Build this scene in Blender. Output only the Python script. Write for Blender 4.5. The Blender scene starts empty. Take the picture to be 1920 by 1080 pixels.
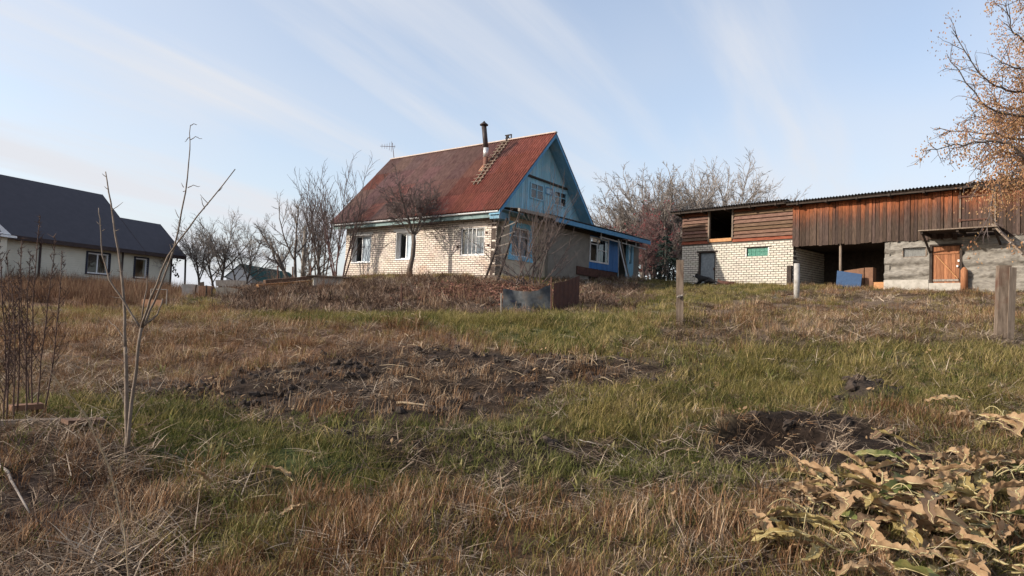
import bpy, math, random
import numpy as np
from mathutils import Matrix, Vector

random.seed(7); RNG = np.random.default_rng(7)
scene = bpy.context.scene
COL = scene.collection
R = math.radians

# ------------------------------------------------------------------ camera
F = 1300.0; PITCH = R(2.7); ROLL = R(2.2); CH = 1.6          # focal length in pixels of a 1920 wide picture
_c, _s = math.cos(PITCH), math.sin(PITCH)
FW = np.array([0, _c, _s]); U0 = np.array([0, -_s, _c]); X0 = np.array([1., 0, 0])
RT = math.cos(ROLL) * X0 + math.sin(ROLL) * U0
UP = -math.sin(ROLL) * X0 + math.cos(ROLL) * U0
cam_d = bpy.data.cameras.new('camera'); cam = bpy.data.objects.new('camera', cam_d); COL.objects.link(cam)
cam_d.sensor_width = 36.0; cam_d.lens = 36.0 * F / 1920.0
cam_d.clip_start = 0.05; cam_d.clip_end = 8000
cam.matrix_world = Matrix(((RT[0], UP[0], -FW[0], 0), (RT[1], UP[1], -FW[1], 0), (RT[2], UP[2], -FW[2], CH), (0, 0, 0, 1)))
scene.camera = cam
scene.render.resolution_x = 1024; scene.render.resolution_y = 576

# ------------------------------------------------------------------ sky and sun
SUN_AZ = R(-104.0); SUN_EL = R(26.0)                          # azimuth from +Y, negative is left
world = bpy.data.worlds.new('World'); scene.world = world; world.use_nodes = True
nt = world.node_tree; nt.nodes.clear()
def wn(t, **k):
    n = nt.nodes.new(t)
    for a, b in k.items(): setattr(n, a, b)
    return n
sky = wn('ShaderNodeTexSky', sky_type='NISHITA', sun_disc=False, sun_elevation=SUN_EL, sun_rotation=SUN_AZ,
         altitude=120.0, air_density=1.0, dust_density=2.4, ozone_density=1.0)
bg = wn('ShaderNodeBackground'); bg.inputs['Strength'].default_value = 0.132
out = wn('ShaderNodeOutputWorld')
tc = wn('ShaderNodeTexCoord')
sep = wn('ShaderNodeSeparateXYZ'); nt.links.new(tc.outputs['Generated'], sep.inputs[0])
zc = wn('ShaderNodeMath', operation='MAXIMUM'); nt.links.new(sep.outputs['Z'], zc.inputs[0]); zc.inputs[1].default_value = 0.0
za = wn('ShaderNodeMath', operation='ADD'); nt.links.new(zc.outputs[0], za.inputs[0]); za.inputs[1].default_value = 0.16
dx = wn('ShaderNodeMath', operation='DIVIDE'); nt.links.new(sep.outputs['X'], dx.inputs[0]); nt.links.new(za.outputs[0], dx.inputs[1])
dy = wn('ShaderNodeMath', operation='DIVIDE'); nt.links.new(sep.outputs['Y'], dy.inputs[0]); nt.links.new(za.outputs[0], dy.inputs[1])
cmb = wn('ShaderNodeCombineXYZ'); nt.links.new(dx.outputs[0], cmb.inputs[0]); nt.links.new(dy.outputs[0], cmb.inputs[1])
def cloud(rot, sx, sy, scale, detail, lo, hi, dist, seed):
    mp = wn('ShaderNodeMapping'); mp.inputs['Rotation'].default_value = (0, 0, rot); mp.inputs['Scale'].default_value = (sx, sy, 1)
    mp.inputs['Location'].default_value = (seed, seed * .7, 0)
    mp.inputs['Rotation'].default_value = (0, 0, 0); m0 = wn('ShaderNodeMapping'); m0.inputs['Rotation'].default_value = (0, 0, rot)   # turn first, then stretch along the wind
    nt.links.new(cmb.outputs[0], m0.inputs[0]); nt.links.new(m0.outputs[0], mp.inputs[0])
    nz = wn('ShaderNodeTexNoise'); nz.inputs['Scale'].default_value = scale; nz.inputs['Detail'].default_value = detail
    nz.inputs['Roughness'].default_value = .55; nz.inputs['Distortion'].default_value = dist
    nt.links.new(mp.outputs[0], nz.inputs['Vector'])
    mr = wn('ShaderNodeMapRange', interpolation_type='SMOOTHSTEP'); mr.inputs['From Min'].default_value = lo; mr.inputs['From Max'].default_value = hi
    nt.links.new(nz.outputs['Fac'], mr.inputs['Value'])
    return mr.outputs[0]
c1 = cloud(R(30), 1.5, 0.22, 1.5, 7, .45, .76, .35, 33.1)      # long thin streaks
c2 = cloud(R(25), 0.9, 0.45, 0.6, 3, .40, .70, .3, 9.3)      # broad veils
ca = wn('ShaderNodeMath', operation='MULTIPLY'); nt.links.new(c1, ca.inputs[0]); ca.inputs[1].default_value = .60
cb = wn('ShaderNodeMath', operation='MULTIPLY_ADD'); nt.links.new(c2, cb.inputs[0]); cb.inputs[1].default_value = .50; nt.links.new(ca.outputs[0], cb.inputs[2])
cv = wn('ShaderNodeMath', operation='ADD', use_clamp=True); nt.links.new(cb.outputs[0], cv.inputs[0]); cv.inputs[1].default_value = .20   # thin even haze veil
hz0 = wn('ShaderNodeMath', operation='MULTIPLY'); nt.links.new(zc.outputs[0], hz0.inputs[0]); hz0.inputs[1].default_value = -5.0
hz1 = wn('ShaderNodeMath', operation='EXPONENT'); nt.links.new(hz0.outputs[0], hz1.inputs[0])       # haze thickens towards the horizon
hz2 = wn('ShaderNodeMath', operation='MULTIPLY_ADD', use_clamp=True); nt.links.new(hz1.outputs[0], hz2.inputs[0]); hz2.inputs[1].default_value = .55; nt.links.new(cv.outputs[0], hz2.inputs[2])
mixc = wn('ShaderNodeMixRGB'); nt.links.new(hz2.outputs[0], mixc.inputs['Fac'])
nt.links.new(sky.outputs[0], mixc.inputs['Color1']); mixc.inputs['Color2'].default_value = (3.1, 3.18, 3.38, 1)
nt.links.new(mixc.outputs[0], bg.inputs['Color']); nt.links.new(bg.outputs[0], out.inputs['Surface'])

sd = bpy.data.lights.new('sun', 'SUN'); sd.energy = 3.4; sd.angle = R(0.55); sd.color = (1.0, .92, .81)
sun = bpy.data.objects.new('sun', sd); COL.objects.link(sun)
svec = Vector((math.sin(SUN_AZ) * math.cos(SUN_EL), math.cos(SUN_AZ) * math.cos(SUN_EL), math.sin(SUN_EL)))
sun.rotation_euler = svec.to_track_quat('Z', 'Y').to_euler(); sun.location = (-20, 5, 30)
scene.view_settings.view_transform = 'Standard'; scene.view_settings.look = 'None'
scene.view_settings.exposure = 0.95; scene.view_settings.gamma = 1.0

# ------------------------------------------------------------------ pixel and terrain helpers
def ray(px, py): return FW + (px - 960) / F * RT + (540 - py) / F * UP
def P(px, py, Y):
    d = ray(px, py); return np.array([0, 0, CH]) + d * (Y / d[1])
_TAB = {}
def vnoise(x, y, seed=0):
    if seed not in _TAB: _TAB[seed] = np.random.default_rng(1000 + seed).random((256, 256))
    tab = _TAB[seed]
    xi = np.floor(x).astype(int); yi = np.floor(y).astype(int)
    fx = x - xi; fy = y - yi; fx = fx * fx * (3 - 2 * fx); fy = fy * fy * (3 - 2 * fy)
    a = tab[xi & 255, yi & 255]; b = tab[(xi + 1) & 255, yi & 255]
    c = tab[xi & 255, (yi + 1) & 255]; d = tab[(xi + 1) & 255, (yi + 1) & 255]
    return (a * (1 - fx) + b * fx) * (1 - fy) + (c * (1 - fx) + d * fx) * fy
def fbm(x, y, seed=0, o=3):
    v = 0; a = .5
    for i in range(o): v = v + a * (vnoise(x * 2 ** i, y * 2 ** i, seed + i) - .5); a *= .5
    return v
_py = np.array([-5, 0, 3, 4, 5.5, 8, 10, 12.5, 15, 17, 19, 23, 27, 32, 40, 46, 55, 80, 150, 400, 3000.])
_pz = np.array([-.3, -.1, .02, .16, .48, .85, 1.15, 1.55, 1.68, 1.72, 1.85, 2.2, 2.5, 2.75, 2.9, 2.9, 2.3, 0, -5, -8, -10.])
_fy = np.linspace(-5, 120, 2500); _fz = np.interp(_fy, _py, _pz)
_k = np.exp(-np.linspace(-2.5, 2.5, 33) ** 2); _k /= _k.sum()
_fz = np.convolve(np.pad(_fz, 16, mode='edge'), _k, mode='valid')
def gbase(x, y):
    z = np.where(y < 118, np.interp(y, _fy, _fz), np.interp(y, _py, _pz))
    return z + .035 * np.clip(x, -14, 14) * np.clip((y - 4) / 6, 0, 1)
HC = P(932, 400, 30.0)[:2]; HYAW = R(37.6)
HA = np.array([-math.cos(HYAW), math.sin(HYAW)]); HG = np.array([math.sin(HYAW), math.cos(HYAW)])
BC = P(1488, 445, 31.0)[:2]; BYAW = R(46.3)
BB = np.array([math.cos(BYAW), -math.sin(BYAW)]); BN = np.array([math.sin(BYAW), math.cos(BYAW)])
LC = P(0, 437, 33.0)[:2]; LYAW = R(22)
LL = np.array([math.sin(LYAW), math.cos(LYAW)]); LI = np.array([-LL[1], LL[0]])
_ctl = []
def ctl(p, z): _ctl.append((p[0], p[1], z))
for s_, t_, z_ in ((0, 0, 3.42), (5, 0, 3.58), (10, 0, 3.55), (0, 3.5, 3.7), (5, 4, 3.6), (10, 6, 3.6), (5, 9, 3.8), (-.6, 7.5, 3.95), (-.6, 12, 4.15), (3, 12, 4.1), (-3, 12, 3.95), (-4, 6, 3.3)):
    ctl(HC + HA * s_ + HG * t_, z_)
for t_, n_, z_ in ((-5.8, 0, 3.83), (-3, 0, 3.78), (0, 0, 3.68), (3.8, 0, 3.5), (8.2, 0, 3.36), (12, 0, 3.3), (0, 4, 3.8), (6, 4, 3.5), (12, 4, 3.4), (-5.8, 4, 4.0), (-3, -4, 3.2)):
    ctl(BC + BB * t_ + BN * n_, z_)
for p in ((3.05, 12.5, 1.68), (7.78, 11, 1.57), (9.46, 23, 2.69), (.39, 19, 1.88), (1.87, 20, 2.06), (-3.37, 17, 1.6), (-6.5, 18.5, 1.6),
          (-21, 40, 2.45), (-24.5, 33, 2.5), (-2.4, 24, 2.45), (-6.5, 26, 2.5), (6, 40.5, 4.15), (9, 41, 4.1), (-14, 44, 2.7), (-10, 40, 3.2)):
    ctl(p[:2], p[2])
_ctl = np.array(_ctl)
_res = _ctl[:, 2] - gbase(_ctl[:, 0], _ctl[:, 1])
def _kern(dx_, dy_): return np.exp(-(dx_ ** 2 + dy_ ** 2) / (2 * 3.4 ** 2))
_A = _kern(_ctl[:, 0][:, None] - _ctl[:, 0], _ctl[:, 1][:, None] - _ctl[:, 1])
_w = np.linalg.solve(_A + .06 * np.eye(len(_A)), _res)
PIT = None
def gsmooth(x, y):
    x = np.asarray(x, float); y = np.asarray(y, float)
    z = gbase(x, y)
    for (cx, cy, _), w in zip(_ctl, _w): z = z + w * _kern(x - cx, y - cy)
    return z
def px2g(px, py, f=None):
    f = f or gsmooth; d = ray(px, py); ks = np.linspace(1.5, 60, 300); k0 = 42.
    for it in range(2):
        below = np.nonzero(CH + d[2] * ks < f(d[0] * ks, d[1] * ks))[0]
        if not len(below): break
        i = below[0]; k0 = ks[i]; ks = np.linspace(ks[max(i - 1, 0)], ks[i], 40)
    return np.array([d[0] * k0, d[1] * k0])
PIT = px2g(1445, 822); SOILHEAP = px2g(1625, 752)
HOLES = [(px2g(x, y), r, d) for x, y, r, d in ((545, 915, .22, .10), (640, 890, .20, .12), (760, 885, .25, .08), (1130, 870, .35, .06), (1770, 860, .4, .12), (900, 1000, .12, .08), (300, 905, .2, .06))]
def ground(x, y):
    x = np.asarray(x, float); y = np.asarray(y, float)
    z = gsmooth(x, y)
    near = np.clip((60 - y) / 30, 0, 1)
    z = z + near * (fbm(x * .55 + 31, y * .55, 11, 3) * .16 + fbm(x * 2.1, y * 2.1, 21, 3) * .07 + fbm(x * 7, y * 7, 31, 2) * .035)
    u = (x - PIT[0]) / .62; v = (y - PIT[1]) / .30
    q = u * u + v * v
    z = z - .42 * np.clip(1.25 - q, 0, 1) ** .7
    z = z + .07 * np.exp(-((x - PIT[0]) / .75) ** 2 - ((y - PIT[1] - .5) / .25) ** 2)
    z = z + .17 * np.exp(-((x - SOILHEAP[0]) / .38) ** 2 - ((y - SOILHEAP[1]) / .30) ** 2)
    for c_, r_, d_ in HOLES: z = z - d_ * np.exp(-((x - c_[0]) ** 2 + (y - c_[1]) ** 2 * 2) / r_ ** 2)
    return z
def gz(x, y): return float(ground(np.array([x]), np.array([y]))[0])
def gpt(px, py):
    p = px2g(px, py, ground); return np.array([p[0], p[1], gz(p[0], p[1])])

# ------------------------------------------------------------------ mesh and object helpers
class Fr:                                                     # a horizontal frame: origin, two plan axes, z up
    def __init__(s, O, ex, ey): s.O = np.array(O[:2], float); s.ex = np.array(ex, float); s.ey = np.array(ey, float); s.flip = ex[0] * ey[1] - ex[1] * ey[0] < 0
    def pt(s, x, y, z): p = s.O + s.ex * x + s.ey * y; return (p[0], p[1], z)
    def mat(s, x, y, z):
        p = s.pt(x, y, z); return Matrix(((s.ex[0], s.ey[0], 0, p[0]), (s.ex[1], s.ey[1], 0, p[1]), (0, 0, 1, p[2]), (0, 0, 0, 1)))
W = Fr((0, 0), (1, 0), (0, 1))
class MB:
    def __init__(s): s.v = []; s.f = []
    def poly(s, pts): n = len(s.v); s.v += [tuple(p) for p in pts]; s.f.append(tuple(range(n, n + len(pts))))
    def box(s, fr, x0, x1, y0, y1, z0, z1):
        n = len(s.v)
        for z in (z0, z1):
            for x, y in ((x0, y0), (x1, y0), (x1, y1), (x0, y1)): s.v.append(fr.pt(x, y, z))
        fs = [(0, 3, 2, 1), (4, 5, 6, 7), (0, 1, 5, 4), (1, 2, 6, 5), (2, 3, 7, 6), (3, 0, 4, 7)]
        for f in fs: s.f.append(tuple(n + i for i in (f[::-1] if fr.flip else f)))
        return s
    def prism(s, quad, off):                                  # quad extruded by off
        n = len(s.v); k = len(quad); off = np.array(off)
        s.v += [tuple(q) for q in quad] + [tuple(np.array(q) + off) for q in quad]
        s.f.append(tuple(range(n + k - 1, n - 1, -1))); s.f.append(tuple(range(n + k, n + 2 * k)))
        for i in range(k): j = (i + 1) % k; s.f.append((n + i, n + j, n + k + j, n + k + i))
        return s
    def tube(s, pts, rad, k=6, cap=True):
        pts = [np.array(p, float) for p in pts]; n0 = len(s.v)
        if not hasattr(rad, '__len__'): rad = [rad] * len(pts)
        d = pts[-1] - pts[0]; d = d / (np.linalg.norm(d) + 1e-9)
        ref = np.array([0, 0, 1.]) if abs(d[2]) < .8 else np.array([1., 0, 0])
        for i, p in enumerate(pts):
            t = pts[min(i + 1, len(pts) - 1)] - pts[max(i - 1, 0)]; t = t / (np.linalg.norm(t) + 1e-9)
            a = np.cross(ref, t); a = a / (np.linalg.norm(a) + 1e-9); b = np.cross(t, a)
            for j in range(k):
                an = 2 * math.pi * j / k; s.v.append(tuple(p + (a * math.cos(an) + b * math.sin(an)) * rad[i]))
        for i in range(len(pts) - 1):
            for j in range(k):
                q = (j + 1) % k; s.f.append((n0 + i * k + j, n0 + i * k + q, n0 + (i + 1) * k + q, n0 + (i + 1) * k + j))
        if cap:
            s.f.append(tuple(n0 + j for j in range(k - 1, -1, -1))); m = n0 + (len(pts) - 1) * k; s.f.append(tuple(m + j for j in range(k)))
        return s
    def bar(s, p0, p1, w, h):                                 # rectangular bar between two points
        p0 = np.array(p0, float); p1 = np.array(p1, float); d = p1 - p0; d /= np.linalg.norm(d)
        ref = np.array([0, 0, 1.]) if abs(d[2]) < .9 else np.array([1., 0, 0])
        a = np.cross(ref, d); a /= np.linalg.norm(a); b = np.cross(d, a)
        q = [p0 + a * w / 2 * i + b * h / 2 * j for i, j in ((-1, -1), (1, -1), (1, 1), (-1, 1))]
        return s.prism(q, p1 - p0)
    def grid(s, f, nu, nv):
        n = len(s.v)
        for i in range(nu + 1):
            for j in range(nv + 1): s.v.append(tuple(f(i / nu, j / nv)))
        for i in range(nu):
            for j in range(nv):
                a = n + i * (nv + 1) + j; s.f.append((a, a + nv + 1, a + nv + 2, a + 1))
        return s
ROOT = {}                                                     # object -> world position of its thing
def mesh_from(name, v, f, m, smooth=False):
    me = bpy.data.meshes.new(name); me.from_pydata(v, [], f)
    if m: me.materials.append(m)
    if smooth: me.polygons.foreach_set('use_smooth', [True] * len(me.polygons))
    me.update(); return me
def tag(o, label=None, cat=None, group=None, kind=None):
    if label: o['label'] = label
    if cat: o['category'] = cat
    if group: o['group'] = group
    if kind: o['kind'] = kind
    return o
def thing(name, label, cat, loc, group=None):
    o = bpy.data.objects.new(name, None); o.empty_display_size = .2; COL.objects.link(o); o.location = [float(q) for q in loc]
    ROOT[o] = np.array(loc, float); return tag(o, label, cat, group)
def part(name, mb, m, parent, smooth=False):
    off = ROOT[parent]; v = (np.array(mb.v) - off).tolist()
    o = bpy.data.objects.new(name, mesh_from(name, v, mb.f, m, smooth)); COL.objects.link(o); o.parent = parent; ROOT[o] = off
    return o
def solo(name, mb, m, label, cat, loc=None, group=None, smooth=False):
    if loc is None:
        a = np.array(mb.v); loc = np.array([a[:, 0].mean(), a[:, 1].mean(), a[:, 2].min()])
    v = [(a - loc[0], b - loc[1], c - loc[2]) for a, b, c in mb.v]
    o = bpy.data.objects.new(name, mesh_from(name, v, mb.f, m, smooth)); COL.objects.link(o); o.location = [float(q) for q in loc]
    ROOT[o] = np.array(loc, float); return tag(o, label, cat, group)
def inst(name, me, parent, M, color=None):
    o = bpy.data.objects.new(name, me); COL.objects.link(o); o.parent = parent; off = ROOT[parent]
    o.matrix_local = Matrix.Translation([-float(q) for q in off]) @ M; ROOT[o] = off
    if color: o.color = (*color, 1)
    return o

# ------------------------------------------------------------------ materials
MATS = {}
def mat(name, c1, c2=None, scale=4.0, rough=.85, bump=0.0, bscale=None, stretch=(1, 1, 1), coord='Object', objcol=False,
        island=0.0, spec=.3, metal=0.0, transl=0.0, lo=.35, hi=.65, c3=None, c3scale=1.0, c3lo=.55, c3hi=.75):
    m = bpy.data.materials.new(name); MATS[name] = m; m.use_nodes = True; t = m.node_tree; t.nodes.clear(); N = t.nodes.new; L = t.links.new
    o = N('ShaderNodeOutputMaterial'); b = N('ShaderNodeBsdfPrincipled'); L(b.outputs[0], o.inputs[0])
    b.inputs['Roughness'].default_value = rough; b.inputs['Specular IOR Level'].default_value = spec; b.inputs['Metallic'].default_value = metal
    tcn = N('ShaderNodeTexCoord'); mp = N('ShaderNodeMapping'); mp.inputs['Scale'].default_value = stretch
    if coord == 'World':
        g = N('ShaderNodeNewGeometry'); L(g.outputs['Position'], mp.inputs[0])
    else: L(tcn.outputs[coord], mp.inputs[0])
    nz = N('ShaderNodeTexNoise'); nz.inputs['Scale'].default_value = scale; nz.inputs['Detail'].default_value = 6; nz.inputs['Roughness'].default_value = .62
    L(mp.outputs[0], nz.inputs['Vector'])
    if objcol:                                                # random offset so alike pieces differ in grain
        oi = N('ShaderNodeObjectInfo'); va = N('ShaderNodeVectorMath'); va.operation = 'ADD'
        sc = N('ShaderNodeMath'); sc.operation = 'MULTIPLY'; sc.inputs[1].default_value = 37.0; L(oi.outputs['Random'], sc.inputs[0])
        L(mp.outputs[0], va.inputs[0]); L(sc.outputs[0], va.inputs[1]); L(va.outputs[0], nz.inputs['Vector'])
    mr = N('ShaderNodeMapRange'); mr.inputs['From Min'].default_value = lo; mr.inputs['From Max'].default_value = hi; L(nz.outputs['Fac'], mr.inputs['Value'])
    mx = N('ShaderNodeMixRGB'); L(mr.outputs[0], mx.inputs['Fac'])
    mx.inputs['Color1'].default_value = (*c1, 1); mx.inputs['Color2'].default_value = (*(c2 or c1), 1)
    col = mx.outputs[0]
    if objcol:
        mu = N('ShaderNodeMixRGB'); mu.blend_type = 'MULTIPLY'; mu.inputs['Fac'].default_value = 1; L(col, mu.inputs['Color1']); L(oi.outputs['Color'], mu.inputs['Color2']); col = mu.outputs[0]
    if island:
        g2 = N('ShaderNodeNewGeometry'); o2 = N('ShaderNodeObjectInfo'); ad = N('ShaderNodeMath'); ad.operation = 'ADD'; L(g2.outputs['Random Per Island'], ad.inputs[0]); L(o2.outputs['Random'], ad.inputs[1])
        fr = N('ShaderNodeMath'); fr.operation = 'FRACT'; L(ad.outputs[0], fr.inputs[0])
        hs = N('ShaderNodeHueSaturation'); m2 = N('ShaderNodeMapRange'); m2.inputs['To Min'].default_value = 1 - island; m2.inputs['To Max'].default_value = 1 + island * .6
        L(fr.outputs[0], m2.inputs['Value']); L(m2.outputs[0], hs.inputs['Value']); L(col, hs.inputs['Color'])
        f2 = N('ShaderNodeMath'); f2.operation = 'MULTIPLY_ADD'; L(fr.outputs[0], f2.inputs[0]); f2.inputs[1].default_value = 7.13; f2.inputs[2].default_value = .1
        f3 = N('ShaderNodeMath'); f3.operation = 'FRACT'; L(f2.outputs[0], f3.inputs[0]); m3 = N('ShaderNodeMapRange'); m3.inputs['To Min'].default_value = .485; m3.inputs['To Max'].default_value = .515
        L(f3.outputs[0], m3.inputs['Value']); L(m3.outputs[0], hs.inputs['Hue']); col = hs.outputs[0]
    if c3:
        n3 = N('ShaderNodeTexNoise'); n3.inputs['Scale'].default_value = c3scale; n3.inputs['Detail'].default_value = 5
        g3 = N('ShaderNodeNewGeometry'); L(g3.outputs['Position'], n3.inputs['Vector'])
        r3 = N('ShaderNodeMapRange'); r3.inputs['From Min'].default_value = c3lo; r3.inputs['From Max'].default_value = c3hi; L(n3.outputs['Fac'], r3.inputs['Value'])
        x3 = N('ShaderNodeMixRGB'); L(r3.outputs[0], x3.inputs['Fac']); L(col, x3.inputs['Color1']); x3.inputs['Color2'].default_value = (*c3, 1); col = x3.outputs[0]
    L(col, b.inputs['Base Color'])
    if bump:
        bz = N('ShaderNodeTexNoise'); bz.inputs['Scale'].default_value = bscale or scale * 3; bz.inputs['Detail'].default_value = 5; L(mp.outputs[0], bz.inputs['Vector'])
        bp = N('ShaderNodeBump'); bp.inputs['Strength'].default_value = bump; bp.inputs['Distance'].default_value = .02; L(bz.outputs['Fac'], bp.inputs['Height']); L(bp.outputs[0], b.inputs['Normal'])
    if transl:
        tr = N('ShaderNodeBsdfTranslucent'); L(col, tr.inputs['Color']); ms = N('ShaderNodeMixShader'); ms.inputs[0].default_value = transl
        L(b.outputs[0], ms.inputs[1]); L(tr.outputs[0], ms.inputs[2]); L(ms.outputs[0], o.inputs[0])
    return m
def blade_mat(name, stops, transl=.28):                       # grass colour from a per-tuft value
    m = bpy.data.materials.new(name); m.use_nodes = True; t = m.node_tree; t.nodes.clear(); N = t.nodes.new; L = t.links.new
    o = N('ShaderNodeOutputMaterial'); d = N('ShaderNodeBsdfDiffuse'); tr = N('ShaderNodeBsdfTranslucent'); ms = N('ShaderNodeMixShader'); ms.inputs[0].default_value = transl
    at = N('ShaderNodeAttribute'); at.attribute_type = 'INSTANCER'; at.attribute_name = 'tint'
    g = N('ShaderNodeNewGeometry'); ma = N('ShaderNodeMath'); ma.operation = 'MULTIPLY_ADD'; L(g.outputs['Random Per Island'], ma.inputs[0]); ma.inputs[1].default_value = .8
    sb = N('ShaderNodeMath'); sb.operation = 'SUBTRACT'; L(at.outputs['Fac'], sb.inputs[0]); sb.inputs[1].default_value = .40; L(sb.outputs[0], ma.inputs[2])
    cr = N('ShaderNodeValToRGB'); e = cr.color_ramp.elements
    e[0].position = stops[0][0]; e[0].color = (*stops[0][1], 1); e[1].position = stops[-1][0]; e[1].color = (*stops[-1][1], 1)
    for p_, c_ in stops[1:-1]: q = e.new(p_); q.color = (*c_, 1)
    L(ma.outputs[0], cr.inputs[0]); L(cr.outputs[0], d.inputs[0]); L(cr.outputs[0], tr.inputs[0]); L(d.outputs[0], ms.inputs[1]); L(tr.outputs[0], ms.inputs[2]); L(ms.outputs[0], o.inputs[0])
    return m
def glass_mat(name, tint=(.9, .93, .95), refl=.035, rough=.02):
    m = bpy.data.materials.new(name); m.use_nodes = True; t = m.node_tree; t.nodes.clear(); N = t.nodes.new; L = t.links.new
    o = N('ShaderNodeOutputMaterial'); a = N('ShaderNodeBsdfTransparent'); a.inputs[0].default_value = (*tint, 1); g = N('ShaderNodeBsdfGlossy'); g.inputs['Roughness'].default_value = rough
    lw = N('ShaderNodeLayerWeight'); lw.inputs['Blend'].default_value = .5; pw = N('ShaderNodeMath'); pw.operation = 'POWER'; L(lw.outputs['Facing'], pw.inputs[0]); pw.inputs[1].default_value = 4.0
    ad = N('ShaderNodeMath'); ad.operation = 'MULTIPLY_ADD'; L(pw.outputs[0], ad.inputs[0]); ad.inputs[1].default_value = .6; ad.inputs[2].default_value = refl
    ms = N('ShaderNodeMixShader'); L(ad.outputs[0], ms.inputs[0]); L(a.outputs[0], ms.inputs[1]); L(g.outputs[0], ms.inputs[2]); L(ms.outputs[0], o.inputs[0]); return m
M_brick = mat('cream_silicate_brick', (.58, .49, .41), (.70, .61, .525), 6, .9, .25, 60, island=.13, c3=(.45, .28, .19), c3scale=.9, c3lo=.60, c3hi=.85)
M_brick2 = mat('white_silicate_brick', (.50, .45, .37), (.61, .56, .475), 6, .9, .3, 60, island=.10, c3=(.42, .38, .32), c3scale=1.6, c3lo=.58, c3hi=.80)
M_mortar = mat('brown_mortar', (.055, .038, .03), (.10, .075, .06), 9, .95, .4)
M_mortar2 = mat('grey_mortar', (.075, .063, .053), (.13, .112, .095), 9, .95, .4)
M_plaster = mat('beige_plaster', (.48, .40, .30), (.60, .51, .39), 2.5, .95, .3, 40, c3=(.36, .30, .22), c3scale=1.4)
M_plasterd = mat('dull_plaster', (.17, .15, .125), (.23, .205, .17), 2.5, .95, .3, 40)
M_reveal = mat('grey_white_plaster', (.52, .51, .50), (.60, .59, .57), 3, .9, .15)
M_slate = mat('painted_wavy_slate', (.55, .50, .50), (1.0, .95, .92), 5, .85, .25, 40, stretch=(3, .6, 1), objcol=True)
M_darkslate = mat('dark_wavy_slate', (.045, .043, .045), (.085, .08, .08), 5, .8, .2, 40)
M_ridge = mat('pale_ridge_board', (.42, .33, .28), (.55, .46, .40), 6, .85)
M_blue = mat('faded_blue_boards', (.18, .37, .47), (.26, .46, .57), 6, .75, .2, 30, stretch=(3, 3, .35), objcol=True, c3=(.33, .40, .43), c3scale=2.2, c3lo=.50, c3hi=.80)
M_bluetrim = mat('blue_trim', (.06, .19, .33), (.09, .25, .40), 5, .65)
M_bright = mat('bright_blue_boards', (.013, .10, .29), (.02, .135, .36), 5, .55, .15, 30, stretch=(3, 3, .4), objcol=True)
M_pale = mat('pale_blue_paint', (.16, .34, .46), (.22, .42, .54), 5, .65)
M_cyan = mat('light_blue_paint', (.16, .46, .66), (.24, .55, .74), 6, .65, c3=(.4, .45, .45), c3scale=6, c3lo=.6, c3hi=.8)
M_teal = mat('teal_grey_fascia', (.13, .19, .19), (.19, .26, .25), 4, .7)
M_gutter = mat('flaking_white_gutter', (.55, .56, .56), (.72, .73, .73), 5, .6, c3=(.2, .24, .24), c3scale=4, c3lo=.58, c3hi=.68)
M_white = mat('white_frame', (.74, .74, .74), (.80, .80, .80), 5, .45, spec=.4)
M_oldwhite = mat('worn_white_paint', (.50, .48, .46), (.66, .64, .62), 8, .7, c3=(.25, .2, .16), c3scale=8, c3lo=.6, c3hi=.75)
M_curtain = mat('white_curtain', (.70, .70, .71), (.78, .78, .78), 3, .9)
M_greycurtain = mat('grey_curtain', (.26, .27, .28), (.36, .37, .38), 5, .9, stretch=(6, 6, .4))
M_glass = glass_mat('window_glass')
M_green_glass = mat('green_glass_block', (.03, .14, .10), (.06, .22, .16), 12, .15, .3, 40, spec=.6)
M_dark = mat('dark_interior', (.030, .022, .018), (.045, .034, .028), 4, .95)
M_soot = mat('black_pipe', (.035, .027, .026), (.065, .05, .047), 5, .6, metal=.3)
M_alu = mat('bare_pipe_collar', (.45, .43, .42), (.6, .58, .56), 9, .45, metal=.6)
M_rustpipe = mat('rusty_pipe', (.12, .055, .04), (.2, .09, .06), 9, .8)
M_wood = mat('weathered_wood', (.13, .095, .07), (.24, .185, .14), 7, .9, .35, 40, stretch=(3, 3, .4))
M_greywood = mat('grey_wood', (.18, .15, .125), (.31, .27, .23), 7, .9, .35, 40, stretch=(4, 4, .5))
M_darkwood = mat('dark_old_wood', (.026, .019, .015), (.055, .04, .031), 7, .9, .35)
M_hplank = mat('brown_lap_planks', (.085, .043, .027), (.175, .103, .065), 7, .88, .35, 50, stretch=(.5, .5, 4), objcol=True)
M_orangewood = mat('fresh_orange_wood', (.36, .17, .07), (.48, .25, .11), 7, .8, .2)
M_door_wood = mat('rust_brown_door_planks', (.22, .085, .04), (.36, .16, .075), 7, .85, .3, 40, stretch=(5, 5, .5), objcol=True)
M_metaldoor = mat('galvanised_door_sheet', (.13, .155, .175), (.21, .235, .255), 8, .55, .1, 20, metal=.3)
M_iron = mat('rusty_iron', (.06, .03, .022), (.12, .055, .035), 12, .85, .3)
M_sheetmetal = mat('old_zinc_sheet', (.032, .036, .040), (.072, .077, .082), 7, .75, .3, 14, metal=.0, c3=(.075, .06, .05), c3scale=3, c3lo=.55, c3hi=.7)
M_rustsheet = mat('rusty_brown_sheet', (.055, .024, .018), (.10, .042, .028), 6, .85, .25)
M_bluesheet = mat('blue_board', (.014, .04, .095), (.022, .06, .135), 6, .7, .1)
M_card = mat('brown_cardboard', (.32, .16, .09), (.44, .24, .14), 5, .9)
M_clay = mat('grey_clay_wall', (.15, .135, .115), (.27, .245, .21), 5, .97, 1.0, 16, stretch=(1, 1, 3.5), c3=(.09, .075, .06), c3scale=3.5, c3lo=.55, c3hi=.75)
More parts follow.
